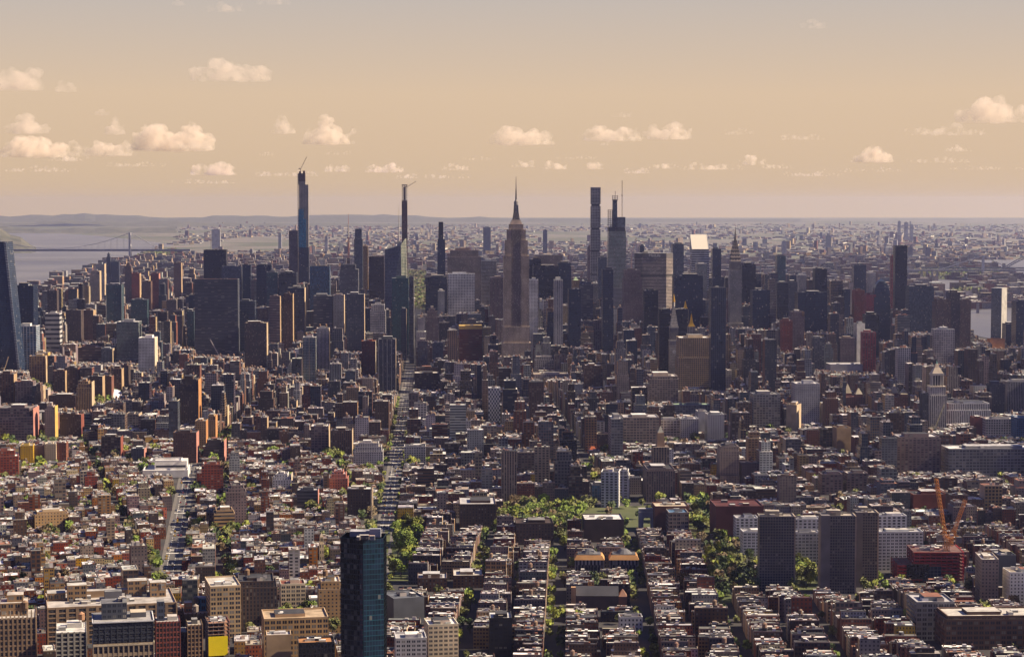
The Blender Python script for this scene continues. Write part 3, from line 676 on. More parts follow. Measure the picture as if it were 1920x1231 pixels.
office_tower|navy tower with dark cap on the east side skyline|office tower|1601|1624|497|560|6700|35|glass_navy|slate|
office_tower|pale grey tower hidden behind maroon brick towers|office tower|1628|1642|512|580|6500|30|pier|pale|
brick_tower|rose brick tower with stepped rosy crown|apartment tower|1480|1508|585|650|5000|35|punch|mauve|t=.9:.7;side=tan
brown_block|red brown block in front of rose brick tower|apartment building|1466|1486|602|660|4900|30|punch|red|
grid_block|grey grid block below widest navy block|apartment building|1524|1546|634|695|4750|35|balcony|slate|
grid_block|grey brown block east of grey grid block|apartment building|1575|1603|634|690|4900|35|punch|mauve|
office_tower|black tower left of the glass pinnacle with dark crane|office tower|542|558|433|530|6500|35|pier|lime|nopent=1;ref=grey paired tower
office_tower|dark block with four lit corners west of the pinnacle|office tower|481|509|497|575|5700|45|glass_navy|slate|
office_tower|navy block with thin golden edge below paired tower|office tower|523|556|512|575|5600|45|glass_black|slate|
office_tower|green grey tower with folded front|office tower|500|520|511|575|5600|35|glass_teal|steel|
office_tower|slate blue box between the pinnacle and mast tower|office tower|581|618|499|580|5800|50|glass_blue|slate|nopent=1
office_tower|dark hipped roof building near slate blue box|office tower|538|571|540|620|5000|45|glass_navy|slate|t=.93:.9;roof=pale;side=sand
concrete_slab|wide grey louvred slab with pale joined wing|office tower|588|623|555|614|5000|40|strip|slate|
concrete_slab|pale wing joined to the wide grey louvred slab|office tower|625|645|554|612|5000|45|punch|grey|side=sand
dotted_tower|dark tower speckled with windows in front of mast tower|office tower|650|683|552|658|4850|40|twin|slate|side=sand;ref=dark speckled tower
office_block|white framed block right of dark speckled tower|office building|694|723|572|622|5050|35|loft|pale|t=.9:.85
brown_tower|brown ribbed tower with two stone shoulders|office tower|505|525|556|640|4900|30|strip|mauve|side=tan;t=.95:.9
brown_tower|brown stepped tower with sunlit eastern face|office tower|528|549|551|635|4950|35|pier|brown|t=.85:.85/.95:.6;side=tan
office_tower|black framed tower with pale sides west of brown ribbed tower|office tower|459|500|606|690|4800|40|pier|umber|side=sand;roof=cream
office_tower|black lower block with pale bands west of center|office tower|447|478|565|660|5300|40|glass_navy|steel|
office_tower|dark maroon block crowned by two round lights|office tower|692|720|482|560|6000|50|glass_black|umber|nopent=1
rounded_top|slim tower with sunlit rounded crown|office tower|679|690|462|540|6400|25|pier|tan|
twin_level|blue grey glass tower with stepped crown, tallest by the mast|tower|664|680|430|520|6300|28|glass_grey|steel|t=.9:.8;nopent=1
teal_tower|bright teal glass tower below slanted glass tower|office tower|735|766|522|590|5300|45|glass_teal|teal|
narrow_dark|dark narrow tower at the avenue beside teal tower|office tower|767|776|520|630|5000|30|glass_black|slate|side=pale
office_block|stone ziggurat office with lit crown near avenue|office building|798|822|580|640|5100|35|pier|mauve|t=.85:.8/.95:.5
office_block|low brick office block facing the avenue|office building|781|820|690|730|4500|40|loft|brown|
dark_block|long dark loft block with pale arcade facing avenue|loft building|777|822|700|745|4250|45|loft|umber|
dark_block|tall brick building with glass lower half by avenue|office building|783|802|640|700|4850|30|glass_grey|mauve|side=brick
stone_tower|limestone base tower standing before the great spired tower|office tower|951|979|606|668|5250|30|pier|steel|t=.9:.8;Y=1
cream_building|cream loft with white pilasters on Hudson side|building|395|452|1100|1250|1840|50|loft|sand|rot=14;nopent=1
brown_loft|tall dark brown deco loft in shade|loft building|442|520|1092|1262|1870|45|pier|umber|rot=8;t=.88:.85;tank=1
office_building|white gridded building with red roof frame|office building|527|573|1096|1190|1950|24|loft|cream|rot=10;roof=red
loft_building|tan loft with broken skyline next to glass tower|loft building|598|642|1092|1210|1860|30|punch|tan|rot=8;t=.85:.8;tank=1
loft_building|yellow tan loft with flat penthouses and dish|loft building|496|616|1160|1280|1690|40|loft|tan|rot=10;roof=sand
small_tower|plain tan elevator building at bottom edge|building|500|546|1192|1260|1640|18|plain|tan|rot=8;roof=pale;nopent=1
dark_building|low dark glass building with orange roof terrace|building|560|628|1206|1290|1620|22|glass_black|black|rot=8;roof=orange;nopent=1
cream_apartment|curved cream apartment house with white cornices|apartment building|803|860|1172|1262|1700|28|twin|cream|rot=10;fl=3.6;roof=white
white_boxes|white cube topped studio building by curved apartment|building|742|800|1198|1280|1640|24|twin|pale|rot=6;roof=pale
grey_church_block|windowless slate grey building with sloping roof|building|737|797|1122|1180|1900|40|plain|slate|rot=20;roof=steel;nopent=1
brick_tenement|red brown tenement with white roof beside slate grey building|building|783|838|1085|1125|2060|30|punch|brown|roof=pale
brick_tenement|wide brown apartment house with chimney rows|apartment building|850|905|1080|1128|2080|40|punch|brown|side=red
black_tenement|black and white framed building by the south street|building|918|960|1160|1240|1760|30|twin|black|roof=white
brick_slab|dark brown brick slab with long lit eastern wall|apartment building|862|930|946|998|0|60|punch|umber|side=brick;ref=dark brick slab
university_hall|maroon hall topped by a wide white glazed attic|hall|1096|1170|975|1020|0|45|plain|umber|roof=white;nopent=1;ref=white roofed maroon hall
university_hall|dark brick hall with gables by the park|hall|968|1038|982|1025|0|40|punch|umber|roof=umber
university_hall|brown brick student centre beside the marble arch|hall|1228|1292|950|1006|2440|35|plain|brick|roof=cream;nopent=1
glass_pavilion|grey stone building with blue glass sloping crown|building|1254|1291|962|1008|2410|30|loft|lime|roof=blue;nopent=1
library_block|massive maroon library cube with sunken roof|library|1342|1432|950|1022|2380|55|plain|maroon|roof=maroon;nopent=1;ref=maroon library cube
white_flats|tall white and blue balconied apartment near trees|apartment building|1127|1160|886|954|0|30|balcony|white|rot=-6;ref=white balconied apartment
white_flats|stepped terrace wing of white balconied apartment|apartment building|1160|1179|884|952|2700|28|balcony|white|rot=-6;t=.85:.8
glass_building|dark blue glass block at white apartment foot|apartment building|1110|1134|910|955|2700|26|glass_blue|steel|
deco_tower|great brown deco apartment tower with stepped crown|apartment tower|1212|1266|880|944|0|50|pier|mauve|t=.95:.95;ref=great deco tower
deco_tower|tan brick tower with stone cap behind library|apartment tower|1350|1386|838|905|2800|34|punch|lime|t=.9:.94;base=1.0:20
loft_building|brown twin apartment blocks north of the towers|apartment building|1541|1580|890|935|2750|28|balcony|mauve|
loft_building|brown twin apartment blocks beside its neighbour|apartment building|1588|1627|888|932|2760|28|balcony|mauve|
white_flats|white blue balconied slab left of first concrete tower|apartment building|1380|1422|972|1060|2330|22|balcony|white|roof=pale
white_flats|lower white flats section hidden by first concrete tower|apartment building|1393|1440|998|1062|2230|22|twin|white|roof=pale
white_flats|white blue balconied slab between the concrete towers|apartment building|1489|1540|974|1050|2330|22|balcony|white|roof=pale
white_flats|front white flats block between the concrete towers|apartment building|1489|1538|1000|1076|2190|20|twin|pale|roof=pale
white_flats|long white flats block right of the concrete towers|apartment building|1646|1700|968|1030|2360|22|balcony|white|roof=pale
white_flats|widest white blue flats block beside red steel frame|apartment building|1646|1731|998|1075|2180|22|twin|white|roof=pale
maroon_building|plain maroon office block behind orange cranes|building|1712|1775|928|985|2600|40|plain|red|
grey_loft|cream corner loft with rounded front east of cranes|loft building|1840|1872|1050|1130|1990|40|punch|lime|rot=-4
grey_loft|bluish blank wall building behind rounded corner loft|building|1872|1905|1042|1110|2060|30|plain|slate|
white_building|white painted building with small windows at east edge|building|1893|1960|1074|1140|1980|26|punch|white|
brown_loft|long dark brown loft block in bottom right corner|loft building|1772|1960|1156|1250|1790|40|loft|brown|t=.9:.96
grey_loft|grey loft with white roof equipment near bottom right|loft building|1718|1790|1130|1195|1830|40|loft|grey|roof=pale
white_building|bright blue white tenement with many windows|tenement|1162|1205|1158|1187|1870|16|punch|white|roof=brown
'''
for line in TABLE.strip().split('\n'):
    q = line.split('|')
    o = {}
    for s in (q[11].split(';') if q[11] else []):
        if '=' in s: k, v = s.split('=', 1); o[k] = v
    nm = q[0]
    simple(nm, q[1], q[2], float(q[3]), float(q[4]), float(q[5]), float(q[6]), float(q[7]), float(q[8]), q[9], q[10], o)
# ------------------------------------------------------------------ the well known shapes of the skyline
def spot(l, r, top, yb, Y, dep, rot=None):
    rot = -TH if rot is None else rot
    cx, cy, w = loc_of(l, r, top, yb, Y, dep, rot); return cx, cy, w, rot
def root_at(name, label, cat, cx, cy, rot):
    return tag(empty(name, (cx, cy, 0), rot), label, cat)
def part(root, name, fn):
    B = MB(); fn(B); return B.build(name, root)
def crane(name, label, base, mast_h, tip, col, back=14, wm=2.2, group=None):
    """luffing crane: lattice mast, slewing cab, jib to the world point tip, counter jib, a-frame"""
    b = Vector(base); r = empty(name, b); tag(r, label, 'crane', group)
    top = Vector((0, 0, mast_h)); T = Vector(tip) - b
    part(r, 'mast', lambda B: B.lattice((0, 0, 0), tuple(top), wm, 'paint', col, wm * .12))
    d = (T - top); hd = Vector((d.x, d.y, 0)); hd = hd.normalized() if hd.length > 1 else Vector((1, 0, 0))
    part(r, 'jib', lambda B: B.lattice(tuple(top + hd * 1.5), tuple(T), wm * .8, 'paint', col, wm * .11))
    part(r, 'counter_jib', lambda B: (B.lattice(tuple(top), tuple(top - hd * back), wm * .8, 'paint', col, wm * .12), B.box(*(tuple((top - hd * back))[:2]), wm * 1.6, wm * 1.6, mast_h - wm * 1.4, mast_h + wm * .4, 'plain', (.18, .17, .16))))
    part(r, 'frame', lambda B: (B.bar(tuple(top + hd * 1), tuple(top - hd * back * .5 + Vector((0, 0, back * .8))), wm * .13, 'paint', col), B.bar(tuple(top - hd * back * .5 + Vector((0, 0, back * .8))), tuple(top + d * .6), wm * .05, 'plain', (.05, .05, .05)),
                               B.bar(tuple(top - hd * back * .9), tuple(top - hd * back * .5 + Vector((0, 0, back * .8))), wm * .13, 'paint', col)))
    part(r, 'cab', lambda B: B.box(hd.y * wm, -hd.x * wm, wm, wm, mast_h - wm * .3, mast_h + wm * .8, 'paint', (.6, .58, .52)))
    return r
LIME = (.54, .45, .36)
# spired limestone tower in the middle
Y = 4564; cx, cy, w, rt = spot(944.5, 992, 480, 690, Y, 42); m_ = w / 47.5
r = root_at('skyscraper', 'tall limestone tower with stepped crown and long needle mast, centre of skyline', 'skyscraper', cx, cy, rt)
Z = lambda py: zrow(py, Y)
def f(B):
    B.box(0, 0, w * 1.3, 60, 0, 24, 'pier', LIME)
    B.box(0, 0, w * 1.12, 50, 24, Z(642), 'pier', LIME, bay=2.6)
    B.box(0, 0, w * 1.04, 46, Z(642), Z(612), 'pier', LIME, bay=2.6)
    for s in (-1, 1):
        B.box(s * w * .34, 0, w * .32, 42, Z(612), Z(479), 'pier', LIME, bay=2.5)
        B.box(s * w * .31, 0, w * .27, 38, Z(479), Z(450), 'pier', LIME, bay=2.5)
        B.box(s * w * .25, 0, w * .24, 34, Z(450), Z(430), 'pier', LIME, bay=2.5)
    B.box(0, 0, w * .37, 36, Z(612), Z(430), 'pier', (.30, .25, .21), bay=2.2)
    B.box(0, 0, w * .56, 30, Z(430), Z(420), 'pier', LIME, bay=2.5)
part(r, 'shaft', f)
part(r, 'crown', lambda B: (B.box(0, 0, w * .44, 24, Z(420), Z(416), 'plain', LIME), B.box(0, 0, w * .36, 20, Z(416), Z(412), 'plain', LIME), B.box(0, 0, w * .29, 15, Z(412), Z(399), 'pier', (.15, .13, .13), k=.72),
    B.box(0, 0, w * .205, 11, Z(399), Z(384), 'pier', (.13, .12, .13), k=.8), B.cyl(0, 0, w * .085, Z(384), Z(378), 'plain', (.2, .19, .19), 12), B.cyl(0, 0, w * .07, Z(378), Z(374), 'plain', (.25, .23, .22), 12, r2=w * .03)))
part(r, 'mast', lambda B: (B.cyl(0, 0, 1.9, Z(374), Z(355), 'plain', (.06, .05, .05), 6, r2=1.2), B.cyl(0, 0, .95, Z(355), Z(331), 'plain', (.06, .05, .05), 6, r2=.35)))
reg(cx, cy, w * 1.3, 62, rt, 940, 997, 331, 655, Y, 'great spired tower')
# steel crowned art deco tower
Y = 5335; cx, cy, w, rt = spot(1368, 1391, 505, 615, Y, 30); Z = lambda py: zrow(py, Y)
r = root_at('skyscraper', 'art deco tower with tiered steel crown of arches and sharp spire', 'skyscraper', cx, cy, rt)
WB = (.38, .36, .34)
part(r, 'shaft', lambda B: (B.box(0, 0, w * 1.7, 46, 0, Z(640), 'pier', WB), B.box(0, 0, w * 1.3, 38, Z(640), Z(606), 'pier', WB), B.box(0, 0, w, 30, Z(606), Z(506), 'pier', WB, bay=3), B.box(0, 0, w * .86, 27, Z(506), Z(490), 'pier', (.22, .20, .18), bay=3)))
def crownf(B):
    rows = [490, 483, 476, 469, 462, 456, 450]; ws = [.84, .78, .66, .54, .42, .30, .2]
    for i in range(6):
        z0, z1 = Z(rows[i]), Z(rows[i + 1]); a, b = ws[i] * w, ws[i + 1] * w
        B.box(0, 0, a, a, z0, z0 + (z1 - z0) * .55, 'plain', (.40, .33, .26), k=.94)
        B.box(0, 0, a * .94, a * .94, z0 + (z1 - z0) * .55, z1, 'plain', (.05, .045, .045), k=b / a / .94)
        for s in (-1, 0, 1):     # arched dormer windows of every tier
            B.box(s * a * .28, -a * .47, a * .16, .6, z0 + 1, z0 + (z1 - z0) * .6, 'plain', (.05, .05, .06), k=.7)
    B.cyl(0, 0, w * .09, Z(450), Z(426), 'plain', (.08, .07, .07), 6, r2=.35)
part(r, 'crown', crownf)
reg(cx, cy, w * 1.7, 46, rt, 1366, 1393, 426, 612, Y, 'steel crowned spire')
# gridded white supertall
Y = 6420; cx, cy, w, rt = spot(1108, 1126, 352, 560, Y, 30); Z = lambda py: zrow(py, Y)
r = root_at('skyscraper', 'pencil thin square tower with regular window grid and flat top', 'skyscraper', cx, cy, rt)
def f(B):
    zz = [0] + [Z(p) for p in (560, 516, 472, 430, 386, 352)]
    for i in range(6):
        B.box(0, 0, w, w, zz[i] + (5 if i else 0), zz[i + 1], 'grid', (.30, .29, .28), bay=w / 6, fl=4.8)
        if i: B.box(0, 0, w * .8, w * .8, zz[i], zz[i] + 5, 'plain', (.03, .03, .03), cap=False)
part(r, 'shaft', f); part(r, 'roof', lambda B: B.box(0, 0, w, w, Z(352), Z(352) + 1.5, 'plain', (.4, .38, .36)))
reg(cx, cy, w, w, rt, 1108, 1126, 352, 520, Y, 'tall white grid tower')
# the pinnacle under construction, highest in the west
Y = 6490; cx, cy, w, rt = spot(560, 579, 400, 560, Y, 30); Z = lambda py: zrow(py, Y)
r = root_at('skyscraper', 'unfinished concrete and blue glass pinnacle with crane, tallest in the west', 'skyscraper', cx, cy, rt)
part(r, 'lower_shaft', lambda B: B.box(0, 0, w, 30, 0, Z(464), 'glass_navy', (.12, .12, .13)))
part(r, 'glazed_front', lambda B: B.box(-w * .13, 0, w * .72, 31, Z(464), Z(410), 'glass_bright', (.04, .13, .22)))
part(r, 'glazed_front', lambda B: B.box(-w * .22, 0, w * .5, 31, Z(410), Z(392), 'glass_bright', (.04, .13, .22)))
part(r, 'concrete_core', lambda B: (B.box(.8, .5, w * .92, 28, Z(464), Z(346), 'punch', (.26, .24, .225), bay=5), B.box(-w * .15, 0, w * .68, 24, Z(346), Z(340), 'punch', (.24, .22, .2))))
part(r, 'steel_top', lambda B: (B.box(-w * .15, 0, w * .66, 24, Z(340), Z(325), 'twin', (.09, .06, .05)), B.box(-w * .35, 0, w * .2, 10, Z(325), Z(321), 'plain', (.12, .07, .05)), B.box(w * .05, 0, w * .2, 10, Z(325), Z(320), 'plain', (.12, .07, .05))))
part(r, 'hoist_rail', lambda B: B.lattice((-w * .55, 0, 0), (-w * .55, 0, Z(325)), 1.6, 'plain', (.2, .15, .12), .35, 8))
reg(cx, cy, w, 30, rt, 559, 579, 322, 530, Y, 'blue glass pinnacle')
crane('tower_crane', 'small dark crane on the tallest western pinnacle', (cx - w * .3, cy, Z(321)), 8, pt(575, 294, Y), (.12, .08, .06), 6, 1.6)
# slender tower with bare steel crown
Y = 6350; cx, cy, w, rt = spot(753.5, 764, 400, 560, Y, 26); Z = lambda py: zrow(py, Y)
r = root_at('skyscraper', 'extremely slender brown tower with open steel frame on top', 'skyscraper', cx, cy, rt)
part(r, 'shaft', lambda B: B.box(0, 0, w, 26, 0, Z(376), 'twin', (.13, .085, .07), bay=4))
def f(B):
    for p in range(375, 345, -4):
        z = Z(p); B.box(0, 0, w * .94, 22, z, z + 1.6, 'plain', (.3, .27, .24))
    for sx in (-.4, 0, .4):
        for sy in (-9, 9): B.box(sx * w, sy, 1, 1, Z(376), Z(347), 'plain', (.1, .08, .07))
    B.box(0, 0, w * .4, 10, Z(376), Z(350), 'plain', (.10, .07, .06)); B.box(0, 0, w, 22, Z(348), Z(346), 'plain', (.16, .12, .1))
part(r, 'steel_frame', f)
reg(cx, cy, w, 26, rt, 753, 765, 346, 448, Y, 'slender brown tower')
crane('tower_crane', 'small crane reaching right from the slender brown tower', (cx + w * .5, cy, Z(352)), 4, pt(780, 340, Y), (.14, .10, .08), 6, 1.4)
# faceted glass tower with spire
Y = 5650; cx, cy, w, rt = spot(721, 766, 460, 575, Y, 50); Z = lambda py: zrow(py, Y)
r = root_at('skyscraper', 'faceted grey green glass tower with slanted top and white needle', 'skyscraper', cx, cy, rt)
h = w / 2
part(r, 'shaft', lambda B: (B.prism([(-h * 1.06, -25), (h * .45, -25), (h * .45, 25), (-h * 1.06, 25)], 0, 1, 'glass_grey', (.2, .21, .2), 'plain', (.16, .17, .17), 3, 4, ring2=[(-h * .98, -18), (h * .36, -22), (h * .36, 25), (-h * .98, 25)], tops=[Z(468), Z(460), Z(459), Z(466)]),
    B.prism([(h * .46, -25), (h * 1.02, -18), (h * 1.02, 25), (h * .46, 25)], 0, 1, 'glass_green', (.33, .31, .25), 'plain', (.25, .25, .22), 3, 4, ring2=[(h * .37, -20), (h * .72, -10), (h * .8, 20), (h * .37, 25)], tops=[Z(459), Z(447), Z(447), Z(458)])))
part(r, 'spire', lambda B: (B.box(h * .2, 5, 12, 12, Z(464), Z(452), 'twin', (.4, .4, .38), k=.7), B.cyl(h * .2, 5, 1.9, Z(460), Z(384), 'paint', (.45, .43, .4), 6, r2=.4)))
reg(cx, cy, w, 50, rt, 720, 767, 446, 580, Y, 'slanted glass tower')
# broadcast mast tower
Y = 5750; cx, cy, w, rt = spot(637, 672, 500, 590, Y, 45); Z = lambda py: zrow(py, Y)
r = root_at('office_tower', 'grey office tower with open cube frame and tall broadcast mast', 'tower', cx, cy, rt)
part(r, 'shaft', lambda B: (B.box(0, 0, w, 45, 0, Z(505), 'strip', (.15, .15, .16)), B.box(-w * .05, 0, w * .8, 40, Z(505), Z(496), 'strip', (.10, .10, .11))))
def f(B):
    for s in (-1, 1):
        for q in (-1, 1): B.box(-2 + s * 10, q * 10, 1.6, 1.6, Z(496), Z(479), 'metal', (.4, .38, .35))
    for zz in (Z(496), Z(488), Z(480)):
        B.box(-2, -10, 22, 1.4, zz, zz + 1.4, 'metal', (.4, .38, .35)); B.box(-2, 10, 22, 1.4, zz, zz + 1.4, 'metal', (.4, .38, .35))
    B.box(-2, 0, 10, 10, Z(496), Z(484), 'plain', (.12, .1, .1))
part(r, 'open_frame', f)
part(r, 'mast', lambda B: (B.lattice((-2, 0, Z(484)), (-2, 0, Z(445)), 3, 'plain', (.25, .1, .08), .5), B.cyl(-2, 0, 2.2, Z(445), Z(420), 'plain', (.45, .42, .4), 6, r2=1.2), B.cyl(-2, 0, .8, Z(420), Z(400), 'plain', (.3, .12, .1), 5, r2=.3)))
reg(cx, cy, w, 45, rt, 636, 673, 401, 560, Y, 'tall broadcast mast')
# thin tapered black tower
Y = 6200; cx, cy, w, rt = spot(819, 836, 450, 540, Y, 30); Z = lambda py: zrow(py, Y)
r = root_at('skyscraper', 'thin black tower tapering in steps to a narrow flat top', 'skyscraper', cx, cy, rt)
part(r, 'shaft', lambda B: (B.box(0, 0, w, 30, 0, Z(448), 'glass_navy', (.07, .07, .08), k=.82), B.box(-w * .04, 0, w * .56, 24, Z(448), Z(416), 'glass_black', (.05, .05, .05), k=.9)))
reg(cx, cy, w, 30, rt, 818, 836, 416, 515, Y, 'thin tapered tower')
# tapered glass construction tower
Y = 5500; cx, cy, w, rt = spot(1139, 1176, 530, 600, Y, 50); Z = lambda py: zrow(py, Y)
r = root_at('skyscraper', 'tapering white glass tower, its open steel crown still being built', 'skyscraper', cx, cy, rt)
part(r, 'shaft', lambda B: (B.box(0, 0, w * 1.05, 50, 0, Z(540), 'strip', (.26, .26, .27)), B.box(-.3, 0, w, 48, Z(540), Z(433), 'glass_green', (.36, .35, .34), k=.86)))
part(r, 'upper_shaft', lambda B: (B.box(-1, 0, w * .84, 40, Z(433), Z(426), 'twin', (.06, .06, .07)), B.box(w * .2, 0, w * .42, 34, Z(426), Z(407), 'glass_grey', (.24, .25, .26)), B.box(-w * .1, 4, w * .24, 22, Z(426), Z(374), 'glass_grey', (.14, .15, .17), k=.9)))
def f(B):
    for (x0, x1, a, b) in ((-.44, -.24, 426, 393), (-.22, .02, 376, 366)):
        for x in (x0, (x0 + x1) / 2, x1):
            for y in (-14, 6): B.box(x * w, y, .9, .9, Z(a), Z(b), 'plain', (.09, .08, .09))
        p = a
        while p > b:
            B.box((x0 + x1) / 2 * w, -14, (x1 - x0) * w, .9, Z(p), Z(p) + .9, 'plain', (.10, .09, .10)); B.box((x0 + x1) / 2 * w, -4, (x1 - x0) * w, 18, Z(p), Z(p) + .5, 'plain', (.12, .11, .11)); p -= 4
    B.cyl(-w * .08, 0, .7, Z(366), Z(358), 'plain', (.1, .09, .09), 5)
part(r, 'steel_crown', f)
reg(cx, cy, w * 1.05, 50, rt, 1138, 1177, 338, 575, Y, 'glass construction tower')
crane('tower_crane', 'upright crane standing on the unfinished glass crown', (cx + w * .26, cy - 10, Z(407)), zrow(366, Y) - Z(407), pt(1166.5, 338, Y), (.2, .13, .1), 7, 1.6)
crane('tower_crane', 'white and red crane above brown stone tower', (pt(1184, 500, 5350).x, 5350, 150), zrow(472, 5350) - 150, pt(1193, 446, 5350), (.45, .3, .27), 8, 2.2)
# wide concrete slab with sign
Y = 5600; cx, cy, w, rt = spot(1191, 1263, 475, 600, Y, 42); Z = lambda py: zrow(py, Y); h = w / 2
r = root_at('office_tower', 'wide eight sided concrete slab with name sign under its roof', 'tower', cx, cy, rt)
oct_ = [(-h * .62, -21), (h * .62, -21), (h, -6), (h, 8), (h * .62, 21), (-h * .62, 21), (-h, 8), (-h, -6)]
CC = (.33, .28, .25)
part(r, 'shaft', lambda B: (B.prism(oct_, 0, Z(518), 'strip', CC, bay=4, fl=3.9), B.prism([(x * .97, y * .95) for x, y in oct_], Z(518), Z(514.5), 'plain', (.04, .04, .04), cap=False), B.prism(oct_, Z(514.5), Z(483), 'strip', CC, bay=4, fl=3.9), B.prism(oct_, Z(483), Z(474.5), 'plain', (.13, .12, .12), rcol=(.3, .3, .3))))
part(r, 'rooftop_box', lambda B: B.box(-h * .45, 0, 14, 12, Z(474.5), Z(472), 'plain', (.2, .19, .18)))
def text_mesh(name, body, size, parent, loc, mat, ext=.3, rx=math.pi / 2, rz=0):
    cu = bpy.data.curves.new(name, 'FONT'); cu.body = body; cu.size = size; cu.extrude = ext; cu.align_x = 'CENTER'; cu.align_y = 'CENTER'
    o = bpy.data.objects.new(name, cu); COL.objects.link(o); dg = bpy.context.evaluated_depsgraph_get()
    me = bpy.data.meshes.new_from_object(o.evaluated_get(dg)); bpy.data.objects.remove(o)
    a = me.attributes.new('col', 'FLOAT_COLOR', 'FACE'); a.data.foreach_set('color', [.6, .58, .55, 1] * len(me.polygons))
    me.materials.clear(); me.materials.append(MATS[mat]); o = bpy.data.objects.new(name, me); COL.objects.link(o); o.parent = parent; o.location = loc; o.rotation_euler = (rx, 0, rz); return o
text_mesh('lettering', 'MetLife', 10.5, r, (0, -21.6, Z(479)), 'paint')
reg(cx, cy, w, 42, rt, 1191, 1264, 474, 580, Y, 'wide concrete slab')
# slanted white roof tower
Y = 6300; cx, cy, w, rt = spot(1297, 1329, 470, 560, Y, 45); Z = lambda py: zrow(py, Y); h = w / 2
r = root_at('office_tower', 'white striped tower with bright roof sloping towards the viewer', 'tower', cx, cy, rt)
part(r, 'shaft', lambda B: B.box(0, 0, w, 46, 0, Z(467), 'strip', (.42, .42, .43), fl=7))
def f(B):
    B.face([(-h, -23, Z(467)), (h, -23, Z(467)), (h, 23, Z(440)), (-h, 23, Z(440))], 'paint', (.72, .66, .54))
    B.face([(h, -23, Z(467)), (h, 23, Z(467)), (h, 23, Z(440))], 'plain', (.3, .3, .3)); B.face([(-h, 23, Z(467)), (-h, -23, Z(467)), (-h, 23, Z(440))], 'plain', (.3, .3, .3))
    B.face([(h, 23, Z(467)), (-h, 23, Z(467)), (-h, 23, Z(440)), (h, 23, Z(440))], 'plain', (.3, .3, .3))
    for s in (-1, 1): B.prism([(s * h - .8, -23), (s * h + .8, -23), (s * h + .8, 23), (s * h - .8, 23)], Z(467), 1, 'plain', (.35, .35, .35), tops=[Z(466.5), Z(466.5), Z(439.6), Z(439.6)])
part(r, 'sloping_roof', f)
reg(cx, cy, w, 46, rt, 1296, 1330, 441, 540, Y, 'slanted roof tower')
# rounded dark tower
Y = 5700; cx, cy, w, rt = spot(1639, 1669, 545, 600, Y, 30); Z = lambda py: zrow(py, Y)
r = root_at('residential_tower', 'dark navy tower with pointed rounded top like a bullet', 'tower', cx, cy, rt)
def f(B):
    rows = [(640, 1), (560, 1), (548, .96), (540, .86), (533, .68), (528, .45), (523, .1)]
    for (a, ka), (b, kb) in zip(rows, rows[1:]):
        B.box(0, 0, w * ka, 28, Z(a) if a < 640 else 0, Z(b), 'glass_navy', (.05, .06, .08), k=kb / ka)
part(r, 'shaft', f); reg(cx, cy, w, 30, rt, 1638, 1670, 523, 640, Y, 'rounded navy tower')
# riverside white slab
Y = 5800; cx, cy, w, rt = spot(1849, 1882, 545, 645, Y, 60, Rz(-38)); Z = lambda py: zrow(py, Y)
r = root_at('office_slab', 'thin slab with blank pale end wall and dark glass face by the river', 'office slab', cx, cy + 10, Rz(-33))
part(r, 'glass_wall', lambda B: B.box(0, 0, 30, 42, 0, Z(541), 'glass_grey', (.16, .18, .2), cap=False))
part(r, 'end_wall', lambda B: B.box(15.4, 0, .8, 43, 0, Z(540), 'plain', (.34, .32, .29)))
part(r, 'roof', lambda B: B.box(0, 0, 30, 42, Z(541) - .02, Z(540), 'plain', (.4, .4, .4)))
reg(cx, cy, 60, 40, 0, 1848, 1886, 539, 645, Y, 'thin riverside slab')
# gold tipped clock tower
Y = 4600; cx, cy, w, rt = spot(1256, 1272, 620, 705, Y, 20); Z = lambda py: zrow(py, Y); MC = (.36, .33, .29)
r = root_at('clock_tower', 'white stone clock tower with pyramid top and gold lantern', 'clock tower', cx, cy, rt)
part(r, 'shaft', lambda B: (B.box(0, 0, w * 1.06, 22, 0, Z(640), 'punch', MC, bay=2.6), B.box(0, 0, w * 1.12, 23, Z(640), Z(637), 'plain', MC), B.box(0, 0, w * .95, 19, Z(637), Z(615), 'pier', MC, bay=2.6), B.box(0, 0, w * 1.02, 21, Z(615), Z(612), 'plain', MC)))
part(r, 'pyramid_roof', lambda B: B.box(0, 0, w * .9, 17, Z(612), Z(575), 'twin', (.33, .31, .29), k=.25))
part(r, 'lantern', lambda B: (B.cyl(0, 0, w * .13, Z(575), Z(566), 'plain', MC, 8), B.cyl(0, 0, w * .17, Z(566), Z(561), 'gold', (.8, .45, .04), 10, r2=w * .12), B.cyl(0, 0, w * .12, Z(561), Z(551), 'gold', (.8, .45, .04), 10, r2=.2)))
def f(B):
    n = 20; R_ = 4.0
    B.face([(R_ * math.cos(2 * math.pi * i / n), -11.75, R_ * math.sin(2 * math.pi * i / n) + Z(659)) for i in range(n)], 'plain', (.6, .58, .52))
    B.bar((0, -11.9, Z(659)), (0, -11.9, Z(659) + 3.2), .25, 'plain', (.02, .02, .02)); B.bar((0, -11.9, Z(659)), (2.1, -11.9, Z(659) - .8), .3, 'plain', (.02, .02, .02))
part(r, 'clock_face', f)
reg(cx, cy, w, 22, rt, 1255, 1273, 552, 705, Y, 'gold tipped clock tower')
